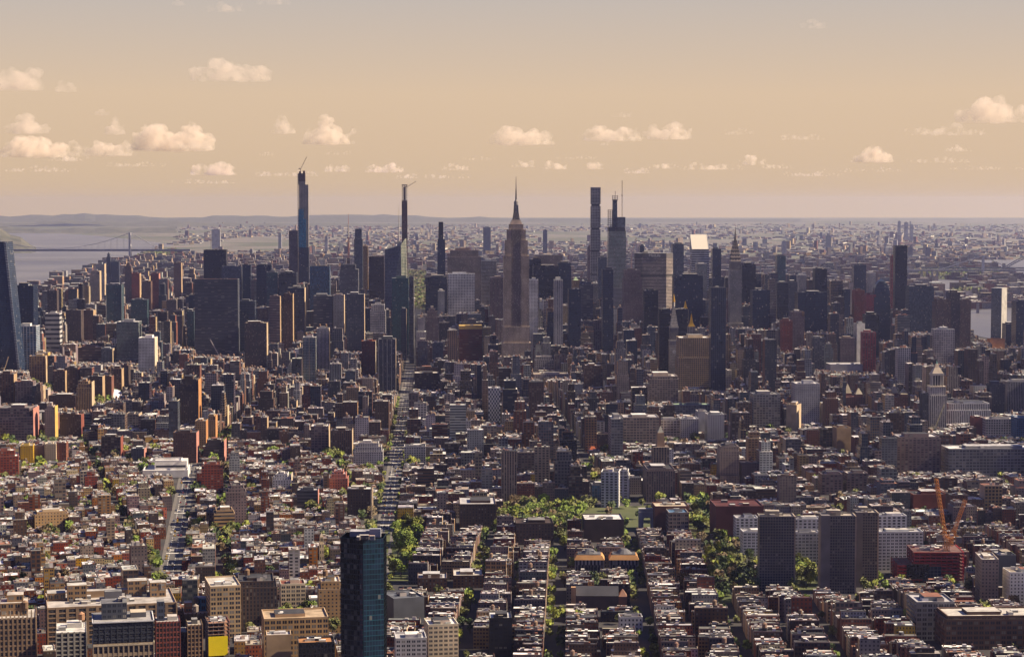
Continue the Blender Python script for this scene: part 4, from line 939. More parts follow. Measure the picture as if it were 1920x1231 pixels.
for (l, rr, top, bs, Yg, lab, ref) in ((1280, 1291, 564, 580, 5050, 'gold spire rising behind the black block', None), (1290, 1304, 588, 611, 4480, 'gold pyramid roofed tower behind cream arched block', 'gold pyramid roof')):
    cx, cy, w, rt = spot(l, rr, top, 640, Yg, 14); Z = lambda py: zrow(py, Yg)
    r = root_at('gold_roofed_tower', lab, 'tower', cx, cy, rt)
    part(r, 'shaft', lambda B: B.box(0, 0, w, 14, 0, Z(bs + 1), 'pier', (.3, .27, .23)))
    part(r, 'golden_roof', lambda B: (B.box(0, 0, w * .9, 12, Z(bs + 1), Z(bs - 4), 'gold', (.8, .45, .04), k=.62), B.box(0, 0, w * .5, 7, Z(bs - 4), Z(top), 'gold', (.8, .45, .04), k=.08)))
    reg(cx, cy, w, 14, rt, l, rr, top, 632, Yg, ref)
# white belfry tower on the east
Y = 3505; cx, cy, w, rt = spot(1744, 1773, 740, 812, Y, 24); Z = lambda py: zrow(py, Y); MC = (.42, .40, .38)
r = root_at('clock_tower', 'white tower with columned belfry and stone pyramid over the eastern blocks', 'clock tower', cx, cy, rt)
part(r, 'shaft', lambda B: (B.box(0, 0, w * 1.12, 27, 0, Z(741), 'pier', MC, bay=3.4), B.box(0, 0, w, 24, Z(741), Z(726), 'punch', MC, bay=4), B.box(0, 0, w * 1.04, 25, Z(726), Z(724), 'plain', (.6, .52, .4))))
def f(B):
    for i in range(-2, 3):
        for (x, y) in ((i * w * .17, -8.5), (i * w * .17, 8.5), (-8.5, i * 4.0), (8.5, i * 4.0)): B.cyl(x, y, .8, Z(724), Z(704), 'plain', (.4, .38, .36), 6)
    B.box(0, 0, 9, 9, Z(724), Z(704), 'plain', (.03, .03, .04)); B.box(0, 0, w * .8, 19, Z(704), Z(700), 'plain', (.45, .42, .38))
part(r, 'belfry', f)
part(r, 'pyramid_roof', lambda B: (B.box(0, 0, w * .72, 17, Z(700), Z(690), 'plain', (.55, .47, .36), k=.5), B.box(0, 0, w * .3, 8, Z(690), Z(683), 'plain', (.5, .42, .32), k=.6), B.cyl(0, 0, 1.2, Z(683), Z(676), 'plain', (.2, .4, .35), 6, r2=.2)))
reg(cx, cy, w, 26, rt, 1742, 1776, 677, 812, Y, 'white belfry tower')
# brick towers with paired pyramids
for (l, rr, pw) in ((1586, 1622, 0), (1676, 1704, 0)):
    Y = 3900; cx, cy, w, rt = spot(l, rr, 745, 790, Y, 40); Z = lambda py: zrow(py, Y)
    r = root_at('apartment_tower', 'maroon brick towers with %s pale pyramids, %s of the pair' % ('two', 'nearer the sloping hospital roof,' if l < 1600 else 'nearer the white belfry tower,'), 'apartment tower', cx, cy, rt)
    part(r, 'wall', lambda B: (B.box(0, 0, w * 1.2, 40, 0, Z(775), 'punch', (.13, .06, .05)), B.box(0, 0, w * .95, 34, Z(775), Z(745), 'punch', (.13, .06, .05))))
    for (dx, dy, tp) in ((.2, -10, 728), (-.25, 12, 722)):
        part(r, 'pyramid_roof', lambda B: (B.box(dx * w, dy, 14, 14, Z(745), Z(739), 'punch', (.2, .1, .08)), B.box(dx * w, dy, 14, 14, Z(739), Z(tp), 'plain', (.42, .38, .28), k=.1)))
    reg(cx, cy, w * 1.2, 40, rt, l, rr, 722, 790, Y, 'twin pyramid towers' if l < 1600 else None)
# red pyramid roof
Y = 3220; cx, cy, w, rt = spot(1103, 1121, 850, 872, Y, 16); Z = lambda py: zrow(py, Y)
r = root_at('apartment_building', 'tan tower with bright orange red hipped tile roof', 'apartment building', cx, cy, rt)
part(r, 'wall', lambda B: B.box(0, 0, w, 16, 0, Z(849), 'punch', (.28, .18, .1))); part(r, 'tile_roof', lambda B: (B.box(0, 0, w * 1.12, 18, Z(849), Z(848.4), 'plain', (.5, .14, .06)), B.box(0, 0, w * 1.1, 17.5, Z(848.4), Z(838), 'plain', (.5, .14, .06), k=.35)))
reg(cx, cy, w, 16, rt, 1101, 1123, 838, 872, Y, 'red hipped roof')
# spired stone tower by the avenue
Y = 2790; cx, cy, w, rt = spot(1225, 1255, 850, 900, Y, 26); Z = lambda py: zrow(py, Y)
r = root_at('stone_tower', 'slim stone tower with lit spire above the great deco tower', 'tower', cx, cy, rt)
part(r, 'shaft', lambda B: B.box(0, 0, w, 26, 0, Z(838), 'pier', (.20, .16, .13))); part(r, 'spire', lambda B: (B.box(0, 0, w * .5, 14, Z(838), Z(812), 'plain', (.3, .2, .13), k=.8), B.box(0, 0, w * .36, 8, Z(812), Z(800), 'plain', (.3, .3, .26), k=.1)))
reg(cx, cy, w, 26, rt, 1224, 1256, 801, 880, Y)
# white marble arch in the park
Y = 2460; cx, cy, w, rt = spot(1198, 1229, 960, 1000, Y, 9); h = w / 2; H_ = zrow(953, Y)
r = root_at('triumphal_arch', 'grey white marble arch standing at the park entrance', 'arch', cx, cy, rt)
def f(B):
    n = 10; aw = h * .45; zs = H_ * .42; ra = [(aw * math.cos(math.pi * i / n), zs + aw * math.sin(math.pi * i / n)) for i in range(n + 1)]
    for s in (-1, 1): B.box(s * (h + aw) / 2, 0, h - aw, 8, 0, zs, 'plain', (.33, .32, .33), cap=False)
    for i in range(n):
        (x0, z0), (x1, z1) = ra[i], ra[i + 1]
        for y in (-4, 4):
            q = [(x0, y, z0), (x0, y, H_ * .8), (x1, y, H_ * .8), (x1, y, z1)]; B.face(q if y > 0 else q[::-1], 'plain', (.33, .32, .33))
        B.face([(x0, -4, z0), (x0, 4, z0), (x1, 4, z1), (x1, -4, z1)], 'plain', (.33, .32, .33))
    for s in (-1, 1):
        B.box(s * (h + aw) / 2, 0, h - aw, 8, zs, H_ * .8, 'plain', (.33, .32, .33), cap=False)
        B.box(s * (h + aw) / 2, -4.4, (h - aw) * .5, .8, 2, H_ * .72, 'plain', (.38, .37, .37))
part(r, 'arch_body', f); part(r, 'attic', lambda B: (B.box(0, 0, w * 1.05, 9.5, H_ * .8, H_ * .84, 'plain', (.42, .41, .4)), B.box(0, 0, w * .96, 8, H_ * .84, H_ * .97, 'plain', (.34, .33, .33)), B.box(0, 0, w * 1.03, 9, H_ * .97, H_, 'plain', (.42, .41, .4))))
reg(cx, cy, w, 9, rt, 1196, 1230, 952, 995, Y, 'marble park arch')
# concrete tower trio
for (l, m1, rr, top, lab) in ((1423, 1424, 1489, 969, 'concrete and dark glass tower slab beside the leafy court, westmost of three'), (1539, 1556, 1603, 968, 'middle concrete tower slab with broad blank west wall'), (1604, 1617, 1645, 962, 'narrow concrete tower slab, nearest the red steel frame')):
    Y = 2070 if l < 1500 else (2050 if l < 1600 else 2085); cx, cy, w, rt = spot(l, rr, top, 1115, Y, 22, Rz(-1.5)); Z = lambda py: zrow(py, Y); h = w / 2; fr = (m1 - l) / (rr - l)
    r = root_at('concrete_tower', lab, 'tower', cx, cy, rt)
    part(r, 'window_wall', lambda B: B.box(w * fr / 2, 0, w * (1 - fr), 21, 0, Z(top), 'grid', (.17, .155, .145), bay=2.6, fl=2.9, cap=False))
    if fr > .05: part(r, 'blank_wall', lambda B: B.box(-h + w * fr / 2, -.6, w * fr, 22.6, 0, Z(top) + 1.2, 'plain', (.17, .155, .15)))
    part(r, 'end_wall', lambda B: B.box(h + .6, 0, 1.2, 22.6, 0, Z(top) + .6, 'plain', (.36, .28, .21)))  # same concrete, with sunlight put into a paler, warmer colour
    part(r, 'roof', lambda B: (B.box(w * fr / 2, 0, w * (1 - fr), 21, Z(top) - .02, Z(top), 'plain', (.1, .1, .1), rcol=(.35, .31, .26)), parapet(B, w, 21, Z(top), (.2, .18, .16))))
    part(r, 'rooftop_plant', lambda B: (B.box(-w * .1, 2, w * .4, 9, Z(top), Z(top) + 5, 'plain', (.3, .27, .22), rcol=(.45, .4, .33)), clutter(B, w * .8, 16, Z(top), random.Random(l), 5, 0)))
    reg(cx, cy, w, 23, rt, l, rr, top, 1116, Y, {1423: 'first concrete tower', 1539: 'middle concrete tower', 1604: None}[l])
# twin villas with orange eaves
for (l, rr, lab) in ((1078, 1132, 'pale stone palazzo with orange tiled eaves, western twin'), (1143, 1197, 'pale stone palazzo with orange tiled eaves, twin nearer the park arch')):
    Y = 2165; cx, cy, w, rt = spot(l, rr, 1045, 1075, Y, 24, Rz(-1.5)); Z = lambda py: zrow(py, Y)
    r = root_at('town_palazzo', lab, 'building', cx, cy, rt); top = Z(1049)
    part(r, 'wall', lambda B: B.box(0, 0, w, 24, 0, top, 'pier', (.34, .32, .32), bay=4, fl=6))
    part(r, 'tiled_eaves', lambda B: B.box(0, 0, w * 1.06, 26, top, top + 4.5, 'plain', (.50, .27, .11), k=.84))
    part(r, 'roof', lambda B: (B.box(0, 0, w * .8, 19, top + 4.5, top + 5.5, 'plain', (.2, .2, .2), rcol=(.1, .1, .11)), B.cyl(0, 0, w * .3, top + 5.5, top + 10, 'plain', (.12, .12, .13), 12, r2=w * .12), clutter(B, w * .7, 14, top + 5.5, random.Random(l), 6, 0)))
    for i in range(7): part(r, 'arched_window', lambda B: (B.box(-w * .36 + w * .12 * i, -12.1, 1.7, .3, 3, top * .62, 'plain', (.02, .02, .03)), B.cyl(-w * .36 + w * .12 * i, -12.1, .2, top * .62, top * .62 + .3, 'plain', (.02, .02, .03), 6)))
    reg(cx, cy, w, 26, rt, l, rr, 1030, 1078, Y, 'western palazzo twin' if l < 1100 else 'eastern palazzo twin')
# church with long dark roof
Y = 1965; cx, cy, w, rt = spot(1080, 1160, 1120, 1145, Y, 20, Rz(-1.5)); h = w / 2
r = root_at('church', 'long dark roofed church with gabled brick front', 'church', cx, cy, rt)
part(r, 'wall', lambda B: B.box(0, 0, w, 18, 0, 14, 'plain', (.10, .07, .06)))
part(r, 'slate_roof', lambda B: (B.face([(-h, -9.5, 14), (h, -9.5, 14), (h, 0, 22), (-h, 0, 22)], 'plain', (.055, .055, .065)), B.face([(h, 9.5, 14), (-h, 9.5, 14), (-h, 0, 22), (h, 0, 22)], 'plain', (.055, .055, .065)), B.face([(h, -9.5, 14), (h, 9.5, 14), (h, 0, 22)], 'plain', (.3, .15, .09)), B.face([(-h, 9.5, 14), (-h, -9.5, 14), (-h, 0, 22)], 'plain', (.3, .15, .09))))
part(r, 'porch', lambda B: (B.box(h + 4, 0, 8, 14, 0, 13, 'plain', (.25, .12, .08)), B.box(h + 4, 0, 8, 14, 13, 19, 'plain', (.24, .13, .09), k=.1)))
part(r, 'end_tower', lambda B: B.box(-h - 2.5, -6, 4.5, 6, 0, 22, 'plain', (.42, .26, .14)))
reg(cx, cy, w * 1.2, 20, rt, 1078, 1172, 1108, 1145, Y, 'long roofed church')
# small bell tower in the village
c = gnd(603, 1062); r = root_at('bell_tower', 'cream church bell tower rising over low village roofs', 'bell tower', c.x, c.y, .2)
part(r, 'shaft', lambda B: B.box(0, 0, 5, 5, 0, 26, 'punch', (.5, .42, .3), bay=2.5, fl=6)); part(r, 'belfry', lambda B: (B.box(0, 0, 3.8, 3.8, 26, 33, 'twin', (.5, .42, .3), bay=3.8, fl=7), B.box(0, 0, 3.8, 3.8, 33, 37, 'plain', (.4, .33, .25), k=.05)))
reg(c.x, c.y, 8, 8, 0, 597, 609, 1020, 1060, c.y)
# white modern hospital building
Y = 2920; cx, cy, w, rt = spot(268, 352, 880, 905, Y, 60, Rz(6)); Z = lambda py: zrow(py, Y)
r = root_at('white_hospital', 'large stark white stepped building beside the lower avenue', 'building', cx, cy, rt)
part(r, 'wall', lambda B: (B.box(0, 0, w, 60, 0, Z(884), 'plain', (.60, .59, .57), 'plain', (.66, .64, .6)), B.box(w * .1, 12, w * .72, 34, Z(884), Z(868), 'plain', (.62, .6, .58), 'plain', (.66, .64, .6))))
part(r, 'window_band', lambda B: (B.box(0, -.2, w * .92, 60.2, Z(900), Z(895), 'plain', (.03, .03, .04)), B.box(w * .1, 12, w * .66, 34.6, Z(880), Z(876), 'plain', (.03, .03, .04))))
part(r, 'roof_terrace', lambda B: (parapet(B, w, 60, Z(884), (.62, .6, .58), 1.5, 2.5), parapet(B, w * .7, 32, Z(868), (.62, .6, .58), 1.5, 2.5)))
reg(cx, cy, w, 62, rt, 264, 360, 857, 908, Y, 'stark white building')
# tennis bubble
c = gnd(213, 748); r = MB()
n = 12
for i in range(n):
    for j in range(5):
        def q(i, j): a = 2 * math.pi * i / n; e = math.pi / 2 * j / 5; return (22 * math.cos(a) * math.cos(e), 30 * math.sin(a) * math.cos(e), 20 * math.sin(e))
        r.face([q(i, j), q(i + 1, j), q(i + 1, j + 1), q(i, j + 1)] if j < 4 else [q(i, j), q(i + 1, j), q(0, 5)], 'paint', (.72, .72, .74))
tag(r.build('tennis_dome', None, c), 'white air dome among green trees and brick slabs', 'air dome'); reg(c.x, c.y, 50, 65, 0, 207, 222, 733, 752, c.y, 'white tennis bubble')
# tapered blue glass tower, far left edge
Y = 4550; a = pt(-40, 600, Y); s = scale_at(Y)
r = root_at('glass_tower', 'tall tapering blue glass tower cut by the western frame edge', 'tower', a.x, Y + 30, -TH)
def f(B):
    x0, x1, x2 = (-30) * s, (17 + 40) * s, (35 + 40) * s
    B.prism([(x0, -30), (x2, -30), (x2 + 4, 22), (x0, 22)], 0, 1, 'glass_navy', (.06, .08, .12), 'plain', (.2, .2, .22), 3, 4.2, ring2=[(x0, -22), (x1 - 8, -22), (x1, 14), (x0, 14)], tops=[zrow(453, Y)] * 4)
part(r, 'shaft', f); part(r, 'corner_strip', lambda B: B.prism([((35 + 37) * s, -30.6), ((35 + 41) * s, -30.6), ((35 + 41) * s, -29), ((35 + 37) * s, -29)], 0, 1, 'strip', (.3, .32, .36), ring2=[((17 + 36) * s - 8, -22.6), ((17 + 40) * s - 8, -22.6), ((17 + 40) * s - 8, -21), ((17 + 36) * s - 8, -21)], tops=[zrow(453, Y)] * 4))
reg(a.x + 20 * s, Y + 20, 110 * s, 60, 0, -40, 36, 452, 695, Y, 'tapered blue tower')
# foreground glass tower
Y = 1450; HT = zrow(1010, Y); c = pt(681, 1100, Y)
r = root_at('glass_tower', 'dark blue glass tower alone in the foreground, reflecting neighbours', 'tower', c.x, Y, 0)
s = scale_at(Y)
FT = [(-45 * s, 8), (0, -1), (38 * s, 4), (40 * s, 26), (-38 * s, 30)]
def f(B):
    nf = 42; n = len(FT)
    FLc = HT / nf
    # cores
    B.prism([(x * .985, y * .985 + .2) for x, y in FT], 0, HT, 'glass_mirror', (.03, .028, .028), 'roof', (.3, .3, .3), 2.6, FLc)
    B.prism([(.6 * s, -1.25), (38 * s, 3.7), (38 * s, 3.9), (.6 * s, -1.0)], 0, HT, 'glass_navy', (.024, .08, .11), bay=2.1, fl=FLc)
part(r, 'glass_wall', f)
def fl_(B):
    for k in range(1, 43): B.prism(FT, HT * k / 42 - .4, HT * k / 42, 'paint', (.012, .045, .055), 'paint', (.012, .045, .055))
part(r, 'floor_bands', fl_)['kind'] = 'thing'
def mu(B):
    for (a, b, n) in ((FT[0], FT[1], 12), (FT[1], FT[2], 11), (FT[2], FT[3], 10)):
        for i in range(n + 1):
            x = a[0] + (b[0] - a[0]) * i / n; y = a[1] + (b[1] - a[1]) * i / n
            B.box(x, y, .22, .22, 0, HT, 'paint', (.01, .035, .045) if a is FT[1] else (.02, .02, .022), cap=False)
part(r, 'mullions', mu)
part(r, 'corner_panel', lambda B: B.prism([(-6 * s, -.6), (-.5 * s, -1.2), (-.5 * s, -.9), (-6 * s, -.3)], 20, HT * .93, 'glass_grey', (.10, .05, .045), bay=1, fl=3.6))
part(r, 'roof', lambda B: (B.box(0, 14, 20, 10, HT, HT + 4, 'plain', (.3, .3, .32), 'roof', (.4, .4, .42)), B.box(8, 10, 8, 5, HT, HT + 6, 'plain', (.36, .38, .42)), clutter(B, 22, 14, HT, random.Random(3), 8, 0)))
reg(c.x, Y + 14, 85 * s, 36, 0, 634, 722, 1000, 1300, Y, 'foreground glass tower')
# slanted yellow wrapped frame
Y = 1760; cx, cy, w, rt = spot(391, 430, 1165, 1240, Y, 26, Rz(14)); Z = lambda py: zrow(py, Y); H_ = Z(1168)
r = root_at('building_frame', 'half built frame with orange decks and a bright yellow netting panel', 'building under construction', cx, cy, rt)
part(r, 'floor_decks', lambda B: [B.box(0, 0, w, 26, H_ * k / 9, H_ * k / 9 + .5, 'plain', (.14, .12, .11), 'roof', (.3, .16, .1)) for k in range(1, 10)])
part(r, 'columns', lambda B: [B.box(-w / 2 + w * i / 4, -12 + 24 * j / 3, .7, .7, 0, H_ + 2, 'plain', (.2, .18, .17)) for i in range(5) for j in range(4)])
part(r, 'safety_netting', lambda B: B.box(-w * .04, -13.3, w * .92, .3, Z(1228), Z(1192), 'paint', (.75, .62, .015)))
part(r, 'orange_netting', lambda B: [B.box(w / 2 + .3, 0, .25, 26, H_ * k / 9, H_ * k / 9 + 1.5, 'paint', (.5, .10, .05)) for k in range(3, 10)])
part(r, 'stacked_formwork', lambda B: clutter(B, w, 24, H_, random.Random(9), 14, 0, (.5, .12, .08)))
reg(cx, cy, w, 26, rt, 390, 445, 1150, 1240, Y, 'yellow netting panel')
# red steel frame with orange cranes
Y = 2110; cx, cy, w, rt = spot(1684, 1806, 1032, 1092, Y, 48, Rz(-2)); Z = lambda py: zrow(py, Y); H_ = Z(1036); RC = (.30, .035, .035)
r = root_at('building_frame', 'large unfinished building of dark red steel below the orange cranes', 'building under construction', cx, cy, rt)
part(r, 'floor_decks', lambda B: [B.box(w * (.0 if k < 6 else .12), 0, w * (1 if k < 6 else .76), 48, H_ * k / 9, H_ * k / 9 + .5, 'plain', RC, 'roof', (.16, .09, .08)) for k in range(1, 10)])
part(r, 'steel_columns', lambda B: [B.box(-w / 2 + w * i / 12, -23 + 46 * j / 4, .9, .9, 0, H_ * (1 if 2 < i < 12 else .6), 'paint', RC) for i in range(13) for j in range(5)])
part(r, 'steel_beams', lambda B: [B.box(w * (.0 if k < 6 else .12), -23.5, w * (1 if k < 6 else .76), .7, H_ * k / 9 - 1.1, H_ * k / 9 + .8, 'paint', (.34, .04, .04)) for k in range(1, 10)])
part(r, 'red_edge', lambda B: [B.box(w / 2 + .3, 0, .5, 48, H_ * k / 9 - 1, H_ * k / 9 + 1, 'paint', (.6, .04, .06)) for k in range(1, 10)])
part(r, 'glazed_corner', lambda B: (B.box(w * .02, -24.4, w * .28, 1, 2, H_ * .55, 'glass_navy', (.08, .09, .11)), B.box(-w * .2, -24.6, w * .34, 1.2, H_ * .12, H_ * .62, 'glass_black', (.03, .03, .03))))
part(r, 'roof_stores', lambda B: (clutter(B, w * .7, 40, H_, random.Random(5), 16, 0, (.4, .1, .08)),))
reg(cx, cy, w, 50, rt, 1680, 1808, 1030, 1095, Y, 'red steel frame')
OC = (.62, .27, .06)
b0 = pt(1775, 1040, 2120)
crane('tower_crane', 'orange lattice crane leaning back over red steel frame, taller jib', (b0.x, 2120, 20), zrow(1008, 2120) - 20, pt(1755, 896, 2120), OC, 12, 3.6)
b0 = pt(1779, 1040, 2150)
crane('tower_crane', 'orange lattice crane with shorter jib beside its taller neighbour', (b0.x + 2, 2150, 20), zrow(1004, 2150) - 20, pt(1810, 936, 2150), OC, 12, 3.4)
for (bx, by, ty, tx, tY, Yc, colr, lab) in ((413, 690, 668, 394, 636, 4800, (.5, .45, .45), 'pale crane in front of the huge black slab'), (1752, 820, 800, 1771, 757, 3480, (.6, .55, .3), 'thin pale crane crossing the white belfry tower'), (8, 700, 690, 16, 668, 4500, (.6, .45, .25), 'tan crane at the foot of tapered blue tower')):
    b0 = pt(bx, by, Yc); crane('tower_crane', lab, (b0.x, Yc, 0), zrow(ty, Yc), pt(tx, tY, Yc), colr, 7, 1.6)
# lone steel pole with gold lamp head beside brown block
c = gnd(700, 992)
r = root_at('construction_hoist', 'thin pale hoist mast beside plain brown block on the avenue', 'hoist', c.x - 2, c.y, 0)
part(r, 'mast', lambda B: B.lattice((0, 0, 0), (0, 0, 54), 1.2, 'paint', (.5, .42, .3), .25)); part(r, 'head', lambda B: B.box(0, 0, 6, 1.5, 54, 56, 'paint', (.6, .45, .15)))
# big tan loft in the bottom left, deco lofts, glass topped hotel: real window openings between proud piers
WIN = {}
def deep_front(name, label, cat, l, r_, top, Y, dep, rot, col, nx, nz_, ref=None, glass=(.02, .02, .028), sidebays=6, pier=.30, roofc=(.45, .42, .38), z0=0.0, parent=None, z1=None, off=(0, 0), wd=None, pcol=None):
    if parent is None:
        cx, cy, w = loc_of(l, r_, top, top + 60, Y, dep, rot); H = zrow(top, Y)
        root = root_at(name, label, cat, cx, cy, rot); reg(cx, cy, w, dep, rot, l, r_, top, 1300, Y, ref)
    else: root = parent; w = wd; H = z1
    ox, oy = off
    part(root, 'wall', lambda B: B.box(ox, oy, w - .8, dep - .8, z0, H, 'plain', col, 'roof', roofc))
    bw = w / nx; fh = (H - z0) / nz_; pw = bw * pier; C2 = pcol or col
    # each face: piers and spandrels proud of the wall leave the openings
    def face_grid(tf, n, L):
        def g(B):
            bb = L / n
            for i in range(n + 1):
                x = -L / 2 + bb * i; q = pw if 0 < i < n else pw * .6
                tf(B, x, q, z0, H + 1.0, .55)
            for k in range(nz_ + 1):
                z = z0 + fh * k; tf(B, 0, L, z - (.0 if k == 0 else fh * .16), z + fh * .17, .42)
        return g
    def front(B, x, ww, a, b, t): B.box(ox + x, oy - dep / 2 + .4 - t / 2, ww, t, a, b, 'plain', C2)
    def right(B, y, ww, a, b, t): B.box(ox + w / 2 - .4 + t / 2, oy + y, t, ww, a, b, 'plain', C2)
    def left(B, y, ww, a, b, t): B.box(ox - w / 2 + .4 - t / 2, oy + y, t, ww, a, b, 'plain', C2)
    part(root, 'front_piers', face_grid(front, nx, w)); part(root, 'side_piers', face_grid(left, sidebays, dep)); part(root, 'side_piers', face_grid(right, sidebays, dep))
    key = (round(bw - pw, 2), round(fh * .67, 2), glass); 
    if key not in WIN:
        B = MB(); a, h = key[0], key[1]
        B.box(0, 0, a, .08, 0, h, 'paint', glass); B.box(0, -.05, .12, .1, 0, h, 'paint', (.2, .19, .18)); B.box(0, -.05, a, .1, h * .5, h * .5 + .12, 'paint', (.2, .19, .18))
        o = B.build('window'); WIN[key] = o.data; bpy.data.objects.remove(o)
    cnt = 0; top_rows = list(range(nz_ - 1, -1, -1))
    for k in top_rows:
        if zrow(1231, Y) > z0 + fh * (k + 1) or cnt >= 96: break
        for i in range(nx):
            if cnt >= 98: break
            o = bpy.data.objects.new('window', WIN[key]); COL.objects.link(o); o.parent = root; o.location = (ox - w / 2 + bw * (i + .5), oy - dep / 2 + .36, z0 + fh * k + fh * .17); cnt += 1
    return root, w, H
def roofset(root, items, H):
    for (nm, x, y, w, d, h, c, rc) in items: part(root, nm, lambda B: (B.box(x, y, w, d, H, H + h, 'twin' if nm == 'penthouse' and h > 5 else 'plain', c, 'roof', rc, bay=6, fl=5),))
TN = (.24, .165, .105)
root, w, H = deep_front('loft_building', 'very wide tan loft with rows of paired windows and roof houses', 'loft building', 92, 330, 1136, 1800, 72, Rz(14), TN, 13, 9, 'wide tan loft', roofc=(.42, .39, .36))
roofset(root, [('penthouse', -w * .26, 4, 17, 14, 14, TN, (.5, .48, .44)), ('penthouse', w * .22, 14, 17, 14, 14, TN, (.5, .48, .44)), ('penthouse', w * .38, 6, 14, 14, 13, TN, (.5, .48, .44)), ('penthouse', -w * .42, 10, 16, 18, 7, TN, (.4, .38, .35)), ('rooftop_plant', -w * .02, 14, w * .36, 10, 6, TN, (.4, .38, .35)),
    ('cooling_tower', w * .02, -8, 15, 10, 9, (.10, .10, .12), (.2, .2, .2)), ('rooftop_plant', w * .12, 22, 22, 14, 4, (.4, .3, .26), (.35, .2, .16)), ('rooftop_plant', -w * .12, 20, 10, 8, 3, (.1, .25, .45), (.4, .4, .4))], H)
part(root, 'roof', lambda B: (parapet(B, w, 72, H, TN, .6, 1.3), clutter(B, w * .9, 60, H, random.Random(2), 34, 0)))
for i in range(3): part(root, 'water_tank', lambda B: B.tank(w * (.3 + .05 * i), 25 - 12 * i, H, 2.6, 7, 4.6, (.12, .11, .11)))
root, w, H = deep_front('loft_building', 'tan deco loft with jagged stone crown at the bottom left edge', 'loft building', -34, 66, 1160, 1700, 40, Rz(12), TN, 12, 10, 'jagged deco loft', pier=.42, sidebays=8)
roofset(root, [('penthouse', w * .1, 4, w * .5, 22, 11, TN, (.5, .45, .4)), ('penthouse', w * .12, 4, w * .3, 14, 17, TN, (.5, .45, .4)), ('penthouse', -w * .34, 6, w * .2, 22, 16, (.4, .2, .1), (.45, .2, .1))], H)
part(root, 'crown_pinnacles', lambda B: [B.box(-w / 2 + w * i / 13, -19.4, 1.5, 1.6, H, H + 3 + (i * 7 % 5), 'plain', (.36, .28, .2), k=.6) for i in range(14)])
part(root, 'water_tank', lambda B: B.tank(w * .3, -6, H, 2.6, 6, 5))
root, w, H = deep_front('office_building', 'tan loft with a black glass box extension on top', 'office building', 176, 288, 1208, 1600, 38, Rz(12), (.33, .25, .165), 12, 6, 'black glass extension', z0=0)
H2 = zrow(1166, 1600)
deep_front('', '', '', 0, 0, 0, 1600, 37, 0, (.02, .022, .03), 10, 4, parent=root, wd=w * .99, z0=H + .5, z1=H2, glass=(.015, .018, .03), pcol=(.04, .045, .06), pier=.16, roofc=(.34, .33, .32))
part(root, 'white_coping', lambda B: (parapet(B, w * 1.02, 38.5, H2, (.55, .55, .56), .7, 1.0), parapet(B, w * 1.02, 38.5, H - .6, (.5, .42, .3), .6, 1.2)))
part(root, 'penthouse', lambda B: (B.box(-w * .14, 4, w * .42, 20, H2, H2 + 13, 'twin', (.05, .055, .07), 'roof', (.16, .16, .17), bay=4, fl=4.3),))
part(root, 'roof_terrace', lambda B: (B.box(w * .26, 6, w * .26, 14, H2, H2 + 4, 'plain', (.1, .1, .11), 'plain', (.5, .43, .33)), clutter(B, w * .3, 12, H2 + 13, random.Random(1), 5, 0)))
root, w, H = deep_front('studio_building', 'grey stone building with broad white roof between tan lofts', 'building', 106, 162, 1186, 1690, 44, Rz(12), (.30, .28, .24), 5, 10, 'white roofed studio', roofc=(.60, .58, .54))
roofset(root, [('penthouse', w * .1, 6, w * .5, 14, 4, (.45, .43, .4), (.6, .58, .54)), ('rooftop_plant', -w * .3, -8, 6, 7, 3, (.2, .2, .2), (.3, .3, .3))], H); part(root, 'water_tank', lambda B: B.tank(w * .34, 2, H, 2.7, 6, 5, (.34, .19, .11)))
root, w, H = deep_front('brick_office', 'maroon brick building with dark tall window strips and stair tower', 'office building', 293, 338, 1166, 1650, 24, Rz(12), (.19, .06, .05), 7, 13, None, pier=.25, roofc=(.45, .42, .4))
roofset(root, [('penthouse', -w * .28, 0, w * .3, 10, 16, (.05, .06, .09), (.3, .3, .3)), ('rooftop_plant', w * .2, 2, w * .4, 10, 3, (.4, .38, .35), (.55, .5, .45))], H)
root, w, H = deep_front('corner_loft', 'narrow tan loft with arched top windows beside yellow netting', 'loft building', 352, 380, 1172, 1690, 22, Rz(12), (.26, .18, .11), 4, 12, None, pier=.3, roofc=(.4, .36, .3))
roofset(root, [('rooftop_plant', 0, 0, w * .4, 8, 4, (.1, .1, .1), (.4, .4, .4))], H); part(root, 'water_tank', lambda B: (B.tank(w * .1, 2, H + 4, 2.4, 5, 5, (.2, .17, .14)),))
part(root, 'side_wing', lambda B: B.box(-w * .5 - 7, 4, 13, 20, 0, H - 6, 'punch', (.06, .05, .05), 'roof', (.2, .2, .2)))
root, w, H = deep_front('factory_building', 'blue painted penthouse block standing on dark loft', 'building', 345, 392, 1150, 1860, 26, Rz(12), (.06, .05, .05), 6, 12, None)
roofset(root, [('penthouse', w * .2, 4, w * .42, 12, 12, (.08, .17, .30), (.4, .4, .42)), ('penthouse', -w * .3, 0, w * .3, 12, 9, (.25, .14, .1), (.3, .3, .3))], H); part(root, 'water_tank', lambda B: B.tank(0, -4, H, 2.6, 8, 5, (.1, .1, .11)))
